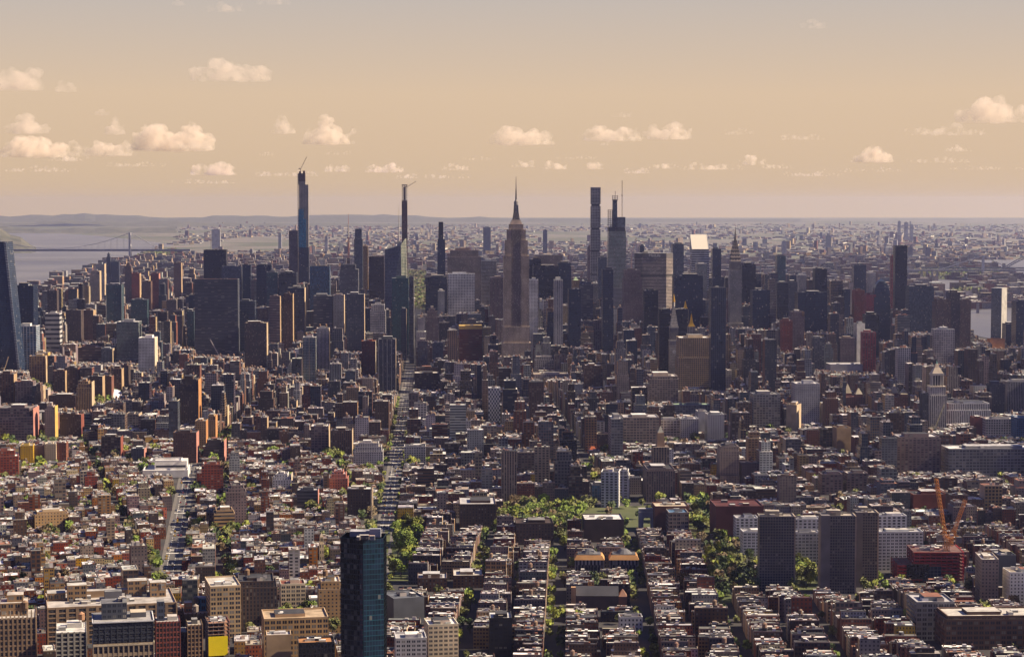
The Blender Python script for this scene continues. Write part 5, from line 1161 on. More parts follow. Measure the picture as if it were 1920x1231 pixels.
# bridges
def bridge_susp():
    Y = 14400; zd = zrow(467, Y); zt = zrow(436, Y); xr = pt(244, 467, Y).x; xl = xr - 1067; s = .28
    r = root_at('suspension_bridge', 'long grey suspension bridge crossing the wide river upstream', 'bridge', xr, Y, -.0)
    X = lambda x: x - xr
    part(r, 'road_deck', lambda B: B.box((X(xl) - 190 + 330) / 2, 0, 1067 + 700, 36, zd - 14, zd, 'plain', (.16, .16, .18)))
    for x in (0, X(xl)):
        part(r, 'tower', lambda B: ([B.box(x, sy * 17, 15, 10, 0, zt, 'plain', (.32, .32, .34), k=.75) for sy in (-1, 1)], B.box(x, 0, 12, 34, zt - 16, zt, 'plain', (.32, .32, .34)), B.box(x, 0, 12, 34, zd + 20, zd + 34, 'plain', (.32, .32, .34))))
    for sy in (-1, 1):
        def f(B):
            pts = []
            for i in range(25):
                u = i / 24; pts.append((X(xl) * (1 - u), sy * 17, zd + 4 + (zt - zd - 4) * (2 * u - 1) ** 2))
            for a, b in zip(pts, pts[1:]): B.bar(a, b, 1.5, 'plain', (.42, .42, .44))
            B.bar((0, sy * 17, zt), (200, sy * 17, zd), 1.6, 'plain', (.42, .42, .44)); B.bar((X(xl), sy * 17, zt), (X(xl) - 190, sy * 17, zd), 1.6, 'plain', (.42, .42, .44))
        part(r, 'cable', f)
    part(r, 'hanger', lambda B: [B.bar((X(xl) * (1 - i / 24), sy * 17, zd), (X(xl) * (1 - i / 24), sy * 17, zd + 4 + (zt - zd - 4) * (2 * i / 24 - 1) ** 2), .5, 'plain', (.35, .35, .37), 3) for i in range(1, 24) for sy in (-1, 1)])
bridge_susp()
def bridge_east():
    Y = 10400; zd = zrow(505, Y); zt = zrow(479, Y); xr = pt(1843, 505, Y).x
    r = root_at('suspension_bridge', 'pale suspension bridge with long approach over the green island', 'bridge', xr, Y, .0)
    part(r, 'road_deck', lambda B: B.box(-20, 0, 900, 28, zd - 8, zd, 'plain', (.24, .24, .26)))
    for x in (-0, 420):
        part(r, 'tower', lambda B: ([B.box(x, sy * 13, 9, 7, 0, zt, 'plain', (.45, .46, .48), k=.8) for sy in (-1, 1)], B.box(x, 0, 8, 26, zt - 10, zt, 'plain', (.45, .46, .48))))
    for sy in (-1, 1):
        def f(B):
            P = [(420 * i / 14, sy * 13, zd + 3 + (zt - zd) * (2 * i / 14 - 1) ** 2) for i in range(15)]
            for a, b in zip(P, P[1:]): B.bar(a, b, 1.3, 'plain', (.4, .4, .42))
            B.bar((0, sy * 13, zt), (-215, sy * 13, zd), 1.3, 'plain', (.4, .4, .42))
        part(r, 'cable', f)
    for i in range(9): part(r, 'pier', lambda B: B.box(-230 - 26 * i, 0, 6, 20, 0, zd - 8, 'plain', (.3, .3, .3)))
    Y = 11200; zd = zrow(501, Y); x0 = pt(1905, 505, Y).x
    r = root_at('arch_bridge', 'steel arch rail bridge at the east edge beyond the island', 'bridge', x0, Y, 0)
    part(r, 'rail_deck', lambda B: B.box(-60, 0, 900, 18, zd - 7, zd, 'plain', (.14, .15, .17)))
    def f(B):
        for sy in (-8, 8):
            P = [(-60 + 300 * i / 14, sy, zd - 10 + 62 * math.sin(math.pi * i / 14)) for i in range(15)]; Q = [(x, y, z + 12) for x, y, z in P]
            for a, b in zip(P, P[1:]): B.bar(a, b, 1.6, 'plain', (.16, .15, .17))
            for a, b in zip(Q, Q[1:]): B.bar(a, b, 1.6, 'plain', (.16, .15, .17))
            for a, b in zip(P, Q[1:]): B.bar(a, b, .9, 'plain', (.16, .15, .17))
    part(r, 'arch', f); part(r, 'bridge_tower', lambda B: (B.box(-66, 0, 12, 24, 0, zd + 22, 'plain', (.25, .22, .2)), B.box(246, 0, 12, 24, 0, zd + 22, 'plain', (.25, .22, .2))))
    Y = 7300; x0 = pt(1896, 570, Y).x; zd = zrow(566, Y)
    r = root_at('truss_bridge', 'brown cantilever truss bridge reaching the river at east edge', 'bridge', x0, Y, Rz(-12))
    part(r, 'road_deck', lambda B: B.box(60, 0, 520, 22, zd - 5, zd, 'plain', (.2, .15, .13)))
    def f(B):
        for sy in (-10, 10):
            zf = lambda x: zd + 8 + 26 * abs(math.cos((x + 20) * math.pi / 190)) ** 1.5
            P = [(-200 + 20 * i, sy, zf(-200 + 20 * i)) for i in range(27)]
            for a, b in zip(P, P[1:]): B.bar(a, b, 1.1, 'plain', (.26, .18, .15)); B.bar((a[0], sy, zd), b, .7, 'plain', (.26, .18, .15)); B.bar((a[0], sy, zd), a, .7, 'plain', (.26, .18, .15))
    part(r, 'truss', f)
    for x in (-115, 75, 265): part(r, 'pier', lambda B: B.box(x, 0, 10, 24, 0, zd - 5, 'plain', (.3, .27, .25)))
bridge_east()
# ------------------------------------------------------------------ the city between: block by block
rnd = random.Random(11)
def near_lm(x, y, rad):
    for L in LMI.get((int(x // 200), int(y // 200)), ()):
        dx, dy = x - L['cx'], y - L['cy']; c, s = math.cos(-L['rot']), math.sin(-L['rot'])
        u, v = dx * c - dy * s, dx * s + dy * c
        if abs(u) < L['w'] / 2 + rad and abs(v) < L['d'] / 2 + rad: return True
    return False
LMI = {}
for L in LM:
    R_ = max(L['w'], L['d']) * .75 + 30
    for i in range(int((L['cx'] - R_) // 200), int((L['cx'] + R_) // 200) + 1):
        for j in range(int((L['cy'] - R_) // 200), int((L['cy'] + R_) // 200) + 1): LMI.setdefault((i, j), []).append(L)
def hit_lm(x, y, w, d, rot):
    c, s = math.cos(rot), math.sin(rot)
    for u in (-.46, -.15, .15, .46):
        for v in (-.46, 0, .46):
            if near_lm(x + u * w * c - v * d * s, y + u * w * s + v * d * c, .6): return True
    return False
COLM = [[] for _ in range(1921)]                 # landmarks behind every column of the picture
for L in LM:
    for c in range(max(0, int(L['l'])), min(1920, int(L['r'])) + 1): COLM[c].append((L['Y'], L['yb'], L['top']))
ENV = [(0, 545), (60, 555), (120, 535), (190, 520), (240, 515), (300, 510), (340, 500), (460, 512), (540, 520), (700, 520), (776, 585), (777, 590), (806, 590), (807, 530), (940, 520), (1110, 520), (1200, 510), (1330, 520), (1450, 510), (1560, 525), (1640, 530), (1700, 560), (1745, 570), (1800, 600), (1830, 640), (1880, 640), (1920, 620)]
def env(px):
    for (a, b), (c, d) in zip(ENV, ENV[1:]):
        if a <= px <= c: return b + (d - b) * (px - a) / max(1, c - a)
    return 540
def hmax(x, y, w):
    px, _ = proj(x, y, 0); hw = w / 2 / y * F
    top = env(min(1919, max(0, px)))
    if y > 7600: top = 0
    a, b = int(max(0, px - hw)), int(min(1919, px + hw))
    for c in range(a, b + 1, max(1, (b - a) // 4)):
        for (Yl, yb, tl) in COLM[c]:
            if Yl > y - 4: top = max(top, yb)
    return zrow(top, y) if top else 400
def on_road(x, y, w):
    for r in ROADS:
        if r[4] - 30 < y < r[5] + 60 and abs(x - road_x(r, y)) < r[3] + w / 2 + 1: return True
    return False
lots = []       # (x, y, w, d, h, rot, kind, tall)
def zone(theta, x0, y0, x1, y1, pa, sa, pb, sb, pred, lotw, depth_two, hfun, along='a', a_off=0.0, b_off=0.0, minpx=0):
    """blocks of pa x pb in a frame turned by theta; streets sa, sb wide; lots along 'a' or 'b'"""
    c, s = math.cos(theta), math.sin(theta)
    R_ = math.hypot(x1 - x0, y1 - y0); cx0, cy0 = (x0 + x1) / 2, (y0 + y1) / 2
    ca, cb = cx0 * c - cy0 * s, cx0 * s + cy0 * c
    na, nb = int(R_ / pa / 2) + 2, int(R_ / pb / 2) + 2
    ia0, ib0 = round((ca - a_off) / pa), round((cb - b_off) / pb)
    for ia in range(ia0 - na, ia0 + na + 1):
        for ib in range(ib0 - nb, ib0 + nb + 1):
            A0, B0 = ia * pa + a_off + sa / 2, ib * pb + b_off + sb / 2
            LA, LB = pa - sa, pb - sb
            mx, my = (A0 + LA / 2) * c + (B0 + LB / 2) * s, -(A0 + LA / 2) * s + (B0 + LB / 2) * c
            if not (x0 - pa < mx < x1 + pa and y0 - pb < my < y1 + pb) or my < 1500: continue
            if abs(mx) > my * .262 + 160: continue
            long_, short = (LA, LB) if along == 'a' else (LB, LA)
            for row in ((0, 1) if depth_two else (0,)):
                t = 0
                while t < long_ - 5:
                    w = min(rnd.uniform(*lotw(my)), long_ - t)
                    if long_ - t - w < 6: w = long_ - t
                    gap = 0 if rnd.random() < .93 else 2
                    dp = (short / 2 - (rnd.uniform(1, short * (.24 if my < 3300 else .12)) if depth_two else 0)) if depth_two else short
                    u = t + w / 2; v = (dp / 2) if row == 0 else short - dp / 2
                    a, b = (A0 + u, B0 + v) if along == 'a' else (A0 + v, B0 + u)
                    X, Y_ = a * c + b * s, -a * s + b * c
                    ww, dd = (w, dp) if along == 'a' else (dp, w)
                    t += w
                    if not pred(X, Y_): continue
                    if abs(X) > Y_ * .262 + 60 or rnd.random() < .012: continue
                    if on_road(X, Y_, ww if along == 'a' else dd * .3 + ww): continue
                    if any(inside(X, Y_, P) for P in PARKS) or any(inside(X, Y_, P) for P in WATER): continue
                    if hit_lm(X, Y_, ww, dd, -theta): continue
                    h = hfun(X, Y_, ww)
                    hm_ = hmax(X, Y_, ww)
                    if h > hm_ - 1:
                        h = hm_ - 1 - rnd.random() * 6
                        if h < 8: h = rnd.uniform(8, 11)
                        if h > hm_ + 3 and hm_ < 4: continue
                    lots.append((X, Y_, ww - .05, dd - .05, h, -theta))
def vil(x, y, w):
    r = rnd.random()
    return rnd.uniform(10, 19) if r < .93 else rnd.uniform(20, 42)
def soho(x, y, w):
    r = rnd.random()
    return rnd.uniform(14, 22) if r < .94 else rnd.uniform(22, 34)
def mid(x, y, w):
    px, _ = proj(x, y, 0); f = min(1, max(0, (y - 2500) / 2800)); r = rnd.random()
    base = 17 + 32 * f
    if w > 18: base *= 1.25
    h = rnd.uniform(.7, 1.45) * base
    if r > .90 - .2 * f: h *= rnd.uniform(1.5, 2.6)
    if y > 4300 and r > .84: h = rnd.uniform(55, 140)
    if y > 5200 and 440 < px < 1620 and r > .46: h = rnd.uniform(75, 200)
    if px < 720 and 2950 < y < 4800 and r > .77: h = rnd.uniform(38, 88)
    if px < 330: h *= .85
    return h
def north(x, y, w):
    px, _ = proj(x, y, 0); r = rnd.random()
    f = max(0, 1 - (y - 6600) / 5000)
    h = rnd.uniform(14, 30) + f * 14
    if r > .80: h = rnd.uniform(40, 70) + f * 40 * rnd.random()
    if px > 1640: h *= .7
    return h
px_ = lambda x, y: 960 + F * x / y
W7 = lambda y: road_x(ROADS[1], y)
W6 = lambda y: road_x(ROADS[0], y)
lw_v = lambda y: (7, 16); lw_m = lambda y: (8, 26) if y < 4600 else (14, 34); lw_n = lambda y: (22, 60)
TS = math.atan(.029)
# south village and soho rows, running away from the viewer
zone(TS, -150, 1500, 800, 2480, 81, 19, 172, 15, lambda x, y: x > W6(y) + 12 and y < 2470 - (60 if x > 60 else 0) and y > 1560, lambda y: (7, 12), True, soho, 'b', a_off=-6 - 40.5 + 32, b_off=1560)
# between the avenues
zone(math.radians(-8), -600, 1500, 0, 3300, 170, 17, 76, 15, lambda x, y: W7(y) < x < W6(y) and y < 3300, lw_v, True, vil)
# west of the lower avenue: turned grid, fronts in the sun
zone(math.radians(-15), -1100, 1750, -200, 3350, 190, 15, 74, 14, lambda x, y: x < W7(y) and y < 3330, lw_v, True, vil)
# main grid
zone(TH, -1300, 2400, 1500, 7600, 281, 30, 80.5, 18, lambda x, y: (y > 3300 or (x > W6(y) and y > 2470)) and y < 7600, lw_m, True, mid, a_off=-60 * math.cos(TH))
zone(TH, -3600, 7600, 4200, 13500, 281, 30, 110, 22, lambda x, y: 7600 < y < 13500, lw_n, True, north, a_off=-60 * math.cos(TH))
print('lots', len(lots))
KINDS = {'row_house': 'row house', 'tenement': 'tenement', 'loft_building': 'loft', 'apartment_building': 'apartment block', 'office_building': 'office block', 'uptown_building': 'uptown building'}
def kind_of(L):
    x, y, w, d, h, r = L; q = rnd.random()
    if y > 7600: return 'uptown_building'
    if h > 62: return 'office_building' if q < .7 else 'apartment_building'
    if h > 30: return 'apartment_building' if q < .45 else 'loft_building'
    if y > 3400: return 'loft_building' if h > 20 else 'tenement'
    return 'row_house' if (h < 15.5) else 'tenement'
WC = {'row_house': (['red', 'brick', 'brown', 'umber', 'pink', 'mauve', 'tan', 'pale', 'lime', 'white', 'slate'], [6, 6, 6, 5, .8, 4, 1.5, .6, 1.2, .5, 1.5]),
      'tenement': (['red', 'brick', 'brown', 'umber', 'mauve', 'tan', 'pale', 'lime', 'cream', 'grey', 'yellow', 'slate'], [4, 5, 6, 4, 4, 3, 1.6, 3, 1.5, 2, .6, 1.5]),
      'loft_building': (['brick', 'brown', 'umber', 'mauve', 'tan', 'lime', 'grey', 'pale', 'steel', 'slate', 'cream'], [4, 5, 4, 4, 3, 5, 3, 2, 2, 2, 1]),
      'apartment_building': (['brick', 'brown', 'umber', 'mauve', 'tan', 'lime', 'grey', 'pale', 'white', 'slate', 'red'], [5, 5, 3, 4, 3, 4, 2, 2, 1, 2, 2]),
      'office_building': (['lime', 'brown', 'mauve', 'grey', 'steel', 'slate', 'navy', 'pale', 'umber', 'tan'], [6, 3, 3, 3, 4, 4, 3, 4, 2, 2]),
      'uptown_building': (['brick', 'brown', 'mauve', 'tan', 'lime', 'grey', 'pale', 'slate', 'cream', 'red'], [5, 4, 4, 4, 3, 2, 2, 2, 2, 2])}
WS = {'row_house': ['punch'], 'tenement': ['punch', 'punch', 'twin'], 'loft_building': ['loft', 'loft', 'punch', 'twin', 'grid'], 'apartment_building': ['punch', 'twin', 'balcony', 'punch', 'strip'],
      'office_building': ['pier', 'strip', 'glass_navy', 'glass_grey', 'glass_black', 'punch', 'pier', 'grid'], 'uptown_building': ['punch', 'twin', 'balcony', 'pier']}
LIGHTS = {'pale', 'white', 'cream'}
def build_lot(Bw, Br, L, kind, rnd, detail):
    x, y, w, d, h, rot = L
    cn = rnd.choices(*WC[kind])[0]
    px = px_(x, y)
    if px < 620 and y < 3300 and rnd.random() < .16: cn = rnd.choice(['tan', 'pink', 'cream', 'sand', 'orange', 'pale', 'red'])
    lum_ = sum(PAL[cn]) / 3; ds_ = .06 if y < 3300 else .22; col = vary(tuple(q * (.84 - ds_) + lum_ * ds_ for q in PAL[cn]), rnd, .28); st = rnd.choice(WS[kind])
    if cn in ('navy', 'steel') and st in ('punch', 'pier'): st = 'glass_navy'
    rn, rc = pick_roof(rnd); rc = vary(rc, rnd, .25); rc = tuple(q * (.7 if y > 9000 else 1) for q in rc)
    bay, fl = STY_BAY[st], FLR.get(st, 3.4)
    if kind in ('row_house', 'tenement'): bay = 2.6
    sidec = vary(PAL[rnd.choice(['brick', 'brown', 'mauve', 'tan', 'sand', 'conc'])], rnd) if rnd.random() < .6 else col
    if px < 640 and y < 3300: l_ = sum(col) / 3; col = tuple(max(.01, (l_ + (q - l_) * 1.35) * .85) for q in col); sidec = vary(PAL[rnd.choice(['brick', 'red', 'brown', 'umber', 'tan'])], rnd)
    w2, d2 = w / 2, d / 2
    tiers = [(0, h, 1.0)]
    if h > 27 and rnd.random() < (.5 if h > 45 else .3): f = rnd.uniform(.7, .9); tiers = [(0, h * f, 1.0), (h * f, h, rnd.uniform(.6, .85))]
    for (z0, z1, k) in tiers:
        a, b = w2 * k, d2 * (k + 1) / 2
        nb = max(1, round(2 * a / bay)); nf = max(1, round((z1 - z0) / fl)); ns = max(1, round(2 * b / bay))
        Bw.face([(-a, -b, z0), (a, -b, z0), (a, -b, z1), (-a, -b, z1)], st, col, [(0, 0), (nb, 0), (nb, nf), (0, nf)])
        bs = st if (kind in ('office_building', 'uptown_building') or rnd.random() < .35) else 'plain'
        for sgn in (1, -1):
            q = [(sgn * a, -b, z0), (sgn * a, b, z0), (sgn * a, b, z1), (sgn * a, -b, z1)]; uv = [(0, 0), (ns, 0), (ns, nf), (0, nf)]
            if sgn < 0: q = q[::-1]; uv = uv[::-1]
            Bw.face(q, bs, sidec, uv)
        Bw.face([(a, b, z0), (-a, b, z0), (-a, b, z1), (a, b, z1)], 'plain', col)
        Br.face([(-a, -b, z1), (a, -b, z1), (a, b, z1), (-a, b, z1)], 'roof', rc)
    a, b = w2 * tiers[-1][2], d2 * (tiers[-1][2] + 1) / 2
    if detail >= 1:       # raised parapet in front and party walls
        pc = vary(PAL[rnd.choice(['cream', 'conc', 'brown', 'mauve', 'lime', 'pale', 'slate', 'umber'])], rnd)
        Br.box(0, -b + .25, 2 * a, .5, h - .02, h + rnd.uniform(.6, 1.2), 'plain', pc)
        Br.box(a - .2, .25, .4, 2 * b - .5, h - .02, h + rnd.uniform(.4, 1.0), 'plain', pc)
    if detail >= 1:
        for i in range(rnd.choice((2, 3, 4, 5, 6) if detail > 1 else (2, 3, 4))):
            cw, cd = rnd.uniform(1.5, 3.8), rnd.uniform(1.5, 4.5)
            if min(a, b) > 8: cw *= 1.6; cd *= 1.4
            hh = rnd.uniform(.9, 3.0) * (1.7 if h > 40 else 1)
            cc = vary(rnd.choice([(.55, .54, .53), (.3, .28, .26), (.14, .12, .12), (.3, .14, .09), (.42, .38, .32), (.62, .60, .56)]), rnd)
            Br.box(rnd.uniform(-.8, .8) * max(.1, a - cw / 2), rnd.uniform(-.8, .8) * max(.1, b - cd / 2), min(cw, 2 * a), min(cd, 2 * b), h, h + hh, 'plain', cc, 'roof', vary(rnd.choice(ROOFS)[1], rnd))
        if h > 19 and rnd.random() < (.5 if kind in ('loft_building', 'apartment_building') else .12) and y < 5600:
            Br.tank(rnd.uniform(-.5, .5) * a, rnd.uniform(-.5, .5) * b, h, rnd.uniform(1.5, 2.1), rnd.uniform(2, 4), 3.4, vary((.17, .11, .08), rnd, .3))
        if detail > 1 and h < 24:
            for i in range(rnd.randint(1, 3)): Br.box(rnd.choice((-1, 1)) * (a - .8), rnd.uniform(-.7, .7) * b, .7, 1.2, h, h + rnd.uniform(1.2, 2.2), 'plain', vary((.24, .11, .08), rnd))
    return cn, rn
def size_px(L):
    x, y, w, d, h, r = L; s = F / y
    return (w * s) * (h * s + d * s * EYE / y)
byk = {}
for L in lots: byk.setdefault(kind_of(L), []).append(L)
def area(L):
    px = px_(L[0], L[1]); v = proj(L[0], L[1], L[4])[1]
    if px < -10 or px > 1930 or v > 1231: return 0
    return size_px(L)
ORD = ['first', 'second', 'third', 'fourth', 'fifth', 'sixth', 'seventh', 'eighth', 'ninth', 'tenth', 'eleventh', 'twelfth', 'thirteenth', 'fourteenth', 'fifteenth', 'sixteenth', 'seventeenth', 'eighteenth', 'nineteenth', 'twentieth']
ORD += ['twenty-' + w for w in ORD[:9]] + ['thirtieth'] + ['thirty-' + w for w in ORD[:9]] + ['fortieth'] + ['forty-' + w for w in ORD[:9]]
def where(px, py):
    best = None
    for (t, rx, ry, rY) in REFS:
        dd = (px - rx) ** 2 + (1.6 * (py - ry)) ** 2
        if best is None or dd < best[0]: best = (dd, t, rx, ry)
    dd, t, rx, ry = best
    if abs(px - rx) > abs(py - ry) * 1.1: return t, 'left of the' if px < rx else 'right of the', dd
    return t, 'in front of the' if py > ry else 'behind the', dd
def label_all(items, noun):
    """items: (obj, px, py, descr). Ranks every one by its distance from the nearest easily found thing."""
    g = {}
    for it in items:
        t, rel, dd = where(it[1], it[2]); g.setdefault((t, rel, it[3]), []).append((dd, it[0]))
    for (t, rel, ds), L in g.items():
        L.sort(key=lambda q: q[0])
        for i, (dd, o) in enumerate(L):
            head = ds if len(L) == 1 else f'{ORD[min(i, len(ORD) - 1)]} {ds}'
            o['label'] = f'{head} {rel} {t}'
            if i >= len(ORD): o['label'] = f'farther {ds} {rel} {t}'
NIND = {'row_house': 290, 'tenement': 290, 'loft_building': 270, 'apartment_building': 170, 'office_building': 200, 'uptown_building': 240}
GRP = {'row_house': 'low brick houses of the village', 'tenement': 'tenements among the village streets', 'loft_building': 'loft buildings north of the park', 'apartment_building': 'apartment blocks between the avenues', 'office_building': 'office blocks of the midtown skyline', 'uptown_building': 'brick blocks far uptown'}
MASSN = {'row_house': 'distant_row_houses', 'tenement': 'distant_tenements', 'loft_building': 'distant_lofts', 'apartment_building': 'distant_apartment_blocks', 'office_building': 'distant_office_blocks', 'uptown_building': 'distant_uptown_blocks'}
for kind, LL in byk.items():
    LL.sort(key=area, reverse=True); n = NIND[kind]; items = []
    mass = MB()
    for i, L in enumerate(LL):
        x, y, w, d, h, rot = L; r2 = random.Random(int(x * 7 + y * 13)); sc = F / y
        detail = 2 if y < 3000 else (1 if y < 7000 else 0)
        if i < n and area(L) > 0:
            Bw, Br = MB(), MB(); cn, rn = build_lot(Bw, Br, L, kind, r2, detail)
            if h * sc > 22 and i < 130:
                o = Bw.build(kind, None, (x, y, 0), rot); rf = Br.build('roof', o)
            else:
                Bw.v += []; k0 = len(Bw.v)
                Bw.f += [tuple(q + k0 for q in f_) for f_ in Br.f]; Bw.v += Br.v; Bw.m += Br.m; Bw.uv += Br.uv; Bw.c += Br.c
                o = Bw.build(kind, None, (x, y, 0), rot)
            o['category'] = KINDS[kind]; o['group'] = GRP[kind]
            px, py = proj(x, y, h)
            items.append((o, px, py, f'{CNAME.get(cn, cn)} {KINDS[kind]} with {rn} roof'))
        else:
            mass.tf = (x, y, math.cos(rot), math.sin(rot)); build_lot(mass, mass, L, kind, r2, detail)
    label_all(items, kind)
    if mass.f: o = mass.build(MASSN[kind]); tag(o, kind='stuff', cat='buildings', label=f'dense mass of smaller and more distant {KINDS[kind]} roofs and walls')
    print(kind, len(LL), len(items))
# far boroughs: scattered blocks to the horizon
B = MB(); r2 = random.Random(5)
for i in range(10000):
    y = 13200 + 24000 * r2.random() ** 1.7; x = r2.uniform(-.258, .258) * y
    if any(inside(x, y, P) for P in WATER): continue
    if noise.noise(Vector((x * .0006, y * .0003, 3))) > .22 + (y - 13000) / 60000 * .1 - (.0): continue
    if px_(x, y) < 330 and 455 > proj(x, y, 0)[1]: continue
    tall = r2.random() < (.06 if y < 24000 else .03)
    w, d = r2.uniform(18, 70), r2.uniform(15, 40); h = r2.uniform(7, 17) if not tall else r2.uniform(30, 75)
    if tall: w = r2.uniform(18, 40)
    c = vary(PAL[r2.choice(['tan', 'lime', 'mauve', 'pale', 'brick', 'cream', 'grey', 'sand'])], r2); c = tuple(q * .75 for q in c)
    if r2.random() < .012: w *= 3; d *= 3; c = (.6, .58, .54); h = 10
    B.box(x, y, w, d, 0, h, 'plain' if y > 17000 else 'punch', c, 'roof', tuple(q * .6 for q in vary(pick_roof(r2)[1], r2)), rot=r2.choice((TH, .3, -.5)))
tag(B.build('far_boroughs'), 'low far suburbs stretching to the hazy horizon', 'buildings', kind='stuff')
fi = []
for (px, top, bs, wpx, Y, lab) in ((913, 426, 447, 14, 15500, 'dark blue block rising alone over far suburbs'), (1022, 431, 447, 8, 15500, 'small dark tower among far suburbs, right of dark blue block'), (1686, 415, 442, 5, 21000, 'far hazy tower first of three on the horizon'), (1699, 417, 443, 7, 21000, 'far hazy tower middle of three on the horizon'), (1709, 421, 443, 6, 21000, 'far hazy tower last of three on the horizon'),
    (525, 437, 456, 6, 17500, 'pale far tower with sunlit face north of the pinnacle'), (405, 430, 450, 16, 17500, 'grey far hospital block above river bend'), (612, 443, 458, 6, 16000, 'far narrow tower behind the open park'), (1470, 452, 468, 8, 14000, 'far slab among eastern suburbs'), (1553, 441, 456, 10, 16500, 'far square block in eastern suburbs')):
    s = Y / F; p = pt(px, top, Y); B = MB(); B.box(0, 0, wpx * s, 25, 0, p.z, 'punch', PAL['slate' if 'dark' in lab else 'pale'], bay=8, fl=8); B.box(0, 0, wpx * s * .5, 12, p.z, p.z + 6, 'plain', PAL['grey'])
    tag(B.build('far_tower', None, (p.x, Y, 0)), lab, 'tower', 'lone towers far beyond the city')

# ------------------------------------------------------------------ trees
def tree_mesh(seed, leaves, hue, R_=4.6, H_=11.0):
    r = random.Random(seed); T = MB(); C_ = MB()
    T.cyl(0, 0, .35, 0, H_ * .45, 'plain', (.07, .05, .04), 6, r2=.2)
    cl = []
    for i in range(7):
        a = r.uniform(0, 6.28); q = r.uniform(.25, .62) * R_; z = H_ * r.uniform(.42, .8); e = (q * math.cos(a), q * math.sin(a), z)
        T.bar((0, 0, H_ * .3), e, .1, 'plain', (.07, .05, .04), 3); cl.append((e, R_ * r.uniform(.34, .52)))
    cl.append(((0, 0, H_ * .82), R_ * .5))
    for i in range(leaves):
        (c, rr) = r.choice(cl); d = Vector((r.gauss(0, 1), r.gauss(0, 1), r.gauss(0, .85))).normalized() * rr * (r.random() ** .35)
        p = Vector(c) + d; s = r.uniform(.28, .62) * (420 / leaves) ** .33
        u = Vector((r.gauss(0, 1), r.gauss(0, 1), r.gauss(0, 1))).normalized() * s; v = u.orthogonal().normalized() * s
        g = vary(hue, r, .35)
        C_.face([tuple(p - u - v * .6), tuple(p + u - v), tuple(p + u * .8 + v), tuple(p - u + v * .8)], 'leaf', g)
    return T, C_
HUES = [('bright green', (.135, .19, .03)), ('olive', (.115, .125, .035)), ('dark green', (.045, .07, .02)), ('russet budding', (.13, .095, .05)), ('yellow green', (.19, .215, .03))]
TV = []
for i, (nm, hu) in enumerate(HUES):
    for k in range(2):
        T, C_ = tree_mesh(i * 10 + k, 420, hu); a = T.build('trunk'); b = C_.build('crown'); TV.append((nm, a.data, b.data)); bpy.data.objects.remove(a); bpy.data.objects.remove(b)
spots = []; r3 = random.Random(21)
def scatter(P, n, hues, smin=.8, smax=1.35):
    xs = [p[0] for p in P]; ys = [p[1] for p in P]; k = 0; tries = 0
    while k < n and tries < n * 30:
        tries += 1; x, y = r3.uniform(min(xs), max(xs)), r3.uniform(min(ys), max(ys))
        if inside(x, y, P) and not near_lm(x, y, 2.5) and not on_road(x, y, 2): spots.append((x, y, r3.uniform(smin, smax), r3.choice(hues))); k += 1
scatter(ccw(poly_px([(930, 1000), (940, 950), (1098, 950), (1094, 1003)])), 88, [0, 1, 1, 3, 4, 0], 1.1, 1.8); scatter(PARKG['washington'], 12, [0, 1, 3]); scatter(PARKG['laguardia'], 30, [0, 1, 2, 4], 1.1, 1.7); scatter(PARKG['silver'], 80, [1, 2, 2, 3, 4], 1.1, 1.6)
scatter(PARKG['silver2'], 18, [0, 1, 4], 1.2, 1.7); scatter(PARKG['downing'], 40, [0, 4, 0, 1], 1.3, 1.9); scatter(PARKG['chelsea'], 26, [0, 1, 4], 1.1, 1.7); scatter(PARKG['chelsea2'], 16, [0, 1, 2], 1.1, 1.6); scatter(PARKG['union'], 16, [0, 2, 4], 1.1, 1.5)
LG = {}
for L in lots: LG.setdefault((int(L[0] // 30), int(L[1] // 30)), []).append(L)
def hits_lot(x, y, m):
    for i in (-1, 0, 1):
        for j in (-1, 0, 1):
            for L in LG.get((int(x // 30) + i, int(y // 30) + j), ()):
                dx, dy = x - L[0], y - L[1]; c, s = math.cos(-L[5]), math.sin(-L[5])
                if abs(dx * c - dy * s) < L[2] / 2 + m and abs(dx * s + dy * c) < L[3] / 2 + m: return True
    return False
c_, s_ = math.cos(TS), math.sin(TS)
for k in range(-1, 10):                      # street trees on the long south streets
    a = -6 - 40.5 + 32 + 81 * k
    b = 1580 + r3.uniform(0, 30)
    while b < 2460:
        for sd_ in (-5.5,) if r3.random() < .7 else (-5.5, 5.5):
            x, y = (a + sd_) * c_ + b * s_, -(a + sd_) * s_ + b * c_
            if x > W6(y) + 20 and not hits_lot(x, y, .5) and not near_lm(x, y, 1) and r3.random() < .62: spots.append((x, y, r3.uniform(.6, 1.15), r3.choice([0, 1, 1, 2, 4])))
        b += r3.uniform(13, 30)
n = 0; tries = 0
while n < 950 and tries < 60000:               # back yards and side streets of the village
    tries += 1; y = r3.uniform(1850, 3500); x = r3.uniform(-.25 * y, .25 * y)
    if px_(x, y) > 720 and r3.random() < .75: continue
    if hits_lot(x, y, 1.0) or near_lm(x, y, 1.5) or on_road(x, y, 1): continue
    spots.append((x, y, r3.uniform(.9, 1.6), r3.choice([0, 1, 1, 2, 3, 4]))); n += 1
for i in range(46):
    y = 1930 + i * 48 + r3.uniform(-9, 9); spots.append((W6(y) + (13 if r3.random() < .35 else -13), y, r3.uniform(.6, 1.1), r3.choice([0, 1, 4])))
spots = [s for s in spots if -10 < px_(s[0], s[1]) < 1930 and proj(s[0], s[1], 8)[1] < 1240]
spots.sort(key=lambda s: -(s[2] / s[1]))
items = []
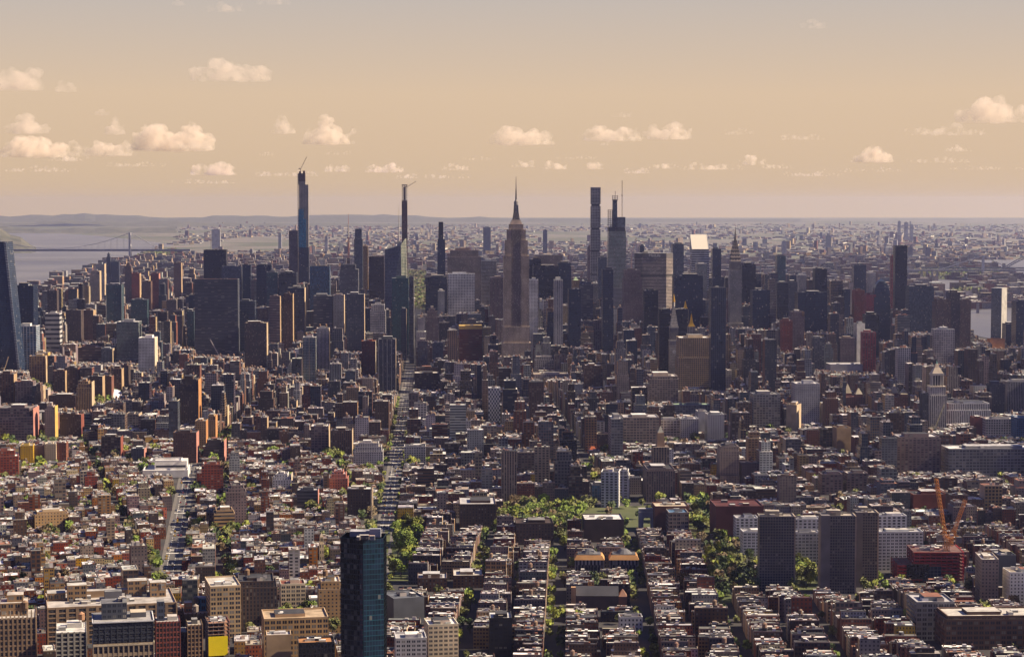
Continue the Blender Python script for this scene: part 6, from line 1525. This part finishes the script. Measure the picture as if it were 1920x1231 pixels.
for i, (x, y, s, hu) in enumerate(spots[:295]):
    nm, ta, cb = TV[hu * 2 + (i % 2)]
    o = bpy.data.objects.new('tree', ta); COL.objects.link(o); o.location = (x, y, 0); o.scale = (s * r3.uniform(.9, 1.15), s * r3.uniform(.9, 1.15), s); o.rotation_euler.z = r3.uniform(0, 6.28)
    c2 = bpy.data.objects.new('crown', cb); COL.objects.link(c2); c2.parent = o
    o['category'] = 'tree'; o['group'] = 'spring trees of parks and streets'; px, py = proj(x, y, 8); items.append((o, px, py, f'{nm} tree'))
label_all(items, 'tree')
B = MB()
def leafball(x, y, s, hue, n, z=0):
    for i in range(n):
        d = Vector((r3.gauss(0, 1), r3.gauss(0, 1), r3.gauss(0, .7))).normalized() * 4.4 * s * r3.random() ** .4
        p = Vector((x, y, z + 7 * s)) + d; q = r3.uniform(.8, 1.5) * s * (60 / n) ** .33
        u = Vector((r3.gauss(0, 1), r3.gauss(0, 1), r3.gauss(0, 1))).normalized() * q; v = u.orthogonal().normalized() * q
        B.face([tuple(p - u - v), tuple(p + u - v), tuple(p + u + v), tuple(p - u + v)], 'leaf', vary(hue, r3, .3))
for (x, y, s, hu) in spots[295:]: leafball(x, y, s, HUES[hu][1], 70)
for k in ('central', 'island', 'island2', 'riverbank'):
    P = PARKG[k]; xs = [p[0] for p in P]; ys = [p[1] for p in P]
    for i in range(2600 if k == 'central' else 500):
        x, y = r3.uniform(min(xs), max(xs)), r3.uniform(min(ys), max(ys))
        if inside(x, y, P): leafball(x, y, 2.2, tuple(q * .62 for q in HUES[r3.choice([0, 1, 1, 3])][1]), 9)
tag(B.build('distant_trees'), 'scattered smaller and far trees of yards and the big park', 'trees', kind='stuff')
# ------------------------------------------------------------------ traffic
def car_parts(col):
    b = MB(); b.prism([(-.9, -2.2), (.9, -2.2), (.9, 2.2), (-.9, 2.2)], .35, .95, 'paint', col, 'paint', col); b.prism([(-.82, -1.3), (.82, -1.3), (.82, 1.5), (-.82, 1.5)], .95, 1.5, 'paint', (.03, .03, .04), 'paint', col, ring2=[(-.68, -.8), (.68, -.8), (.68, 1.2), (-.68, 1.2)])
    for sx in (-.85, .85):
        for sy in (-1.4, 1.4): b.cyl(sx, sy, .3, 0.02, .6, 'plain', (.02, .02, .02), 6)
    return b.build('car').data
CARC = [('white', (.65, .65, .65)), ('black', (.02, .02, .02)), ('yellow', (.65, .42, .03)), ('silver', (.35, .36, .38)), ('red', (.35, .03, .03)), ('blue', (.04, .08, .2))]
CM = [(n_, car_parts(c)) for n_, c in CARC]
for o in [o for o in COL.objects if o.name.startswith('car') and o.type == 'MESH' and 'label' not in o]: bpy.data.objects.remove(o)
items = []
for r in ROADS:
    y = r[4] + 20
    while y < min(r[5], 3900) and len(items) < 200:
        for ln in (-.75, -.25, .25, .75):
            if r3.random() < .3:
                n_, me = r3.choice(CM); x = road_x(r, y) + ln * (r[3] - 4); o = bpy.data.objects.new('car', me); COL.objects.link(o); o.location = (x, y + r3.uniform(-4, 4), .02); o.rotation_euler.z = -math.atan(r[2]); o.scale = (1.1, 1.1, 1.1)
                o['category'] = 'car'; o['group'] = 'cars on the avenues'; px, py = proj(x, y, 1); items.append((o, px, py, f'{n_} car on the avenue'))
        y += 17
label_all(items, 'car')
# cloud labels, now that everything below has a name
items = []
for (o, px, base, w, h) in CL:
    sz = 'large' if w > 110 else ('small' if w < 60 else 'mid-sized'); sh = 'flat' if h < 16 else 'puffy'
    o['category'] = 'cloud'; o['group'] = 'cream cumulus clouds'
    best = min(REFS, key=lambda q: abs(q[1] - px) + (0 if q[2] < 620 else 900)); items.append((o, px, base, sz, sh, best))
g = {}
for it in items: g.setdefault((it[3], it[4], it[5][0]), []).append(it)
for (sz, sh, t), L in g.items():
    L.sort(key=lambda q: -q[2])
    for i, it in enumerate(L):
        pos = 'over' if len(L) == 1 else ('lowest over' if i == 0 else ORD[i] + ' highest up over'); it[0]['label'] = f'{sz} {sh} cream cloud, {pos} the {t}'
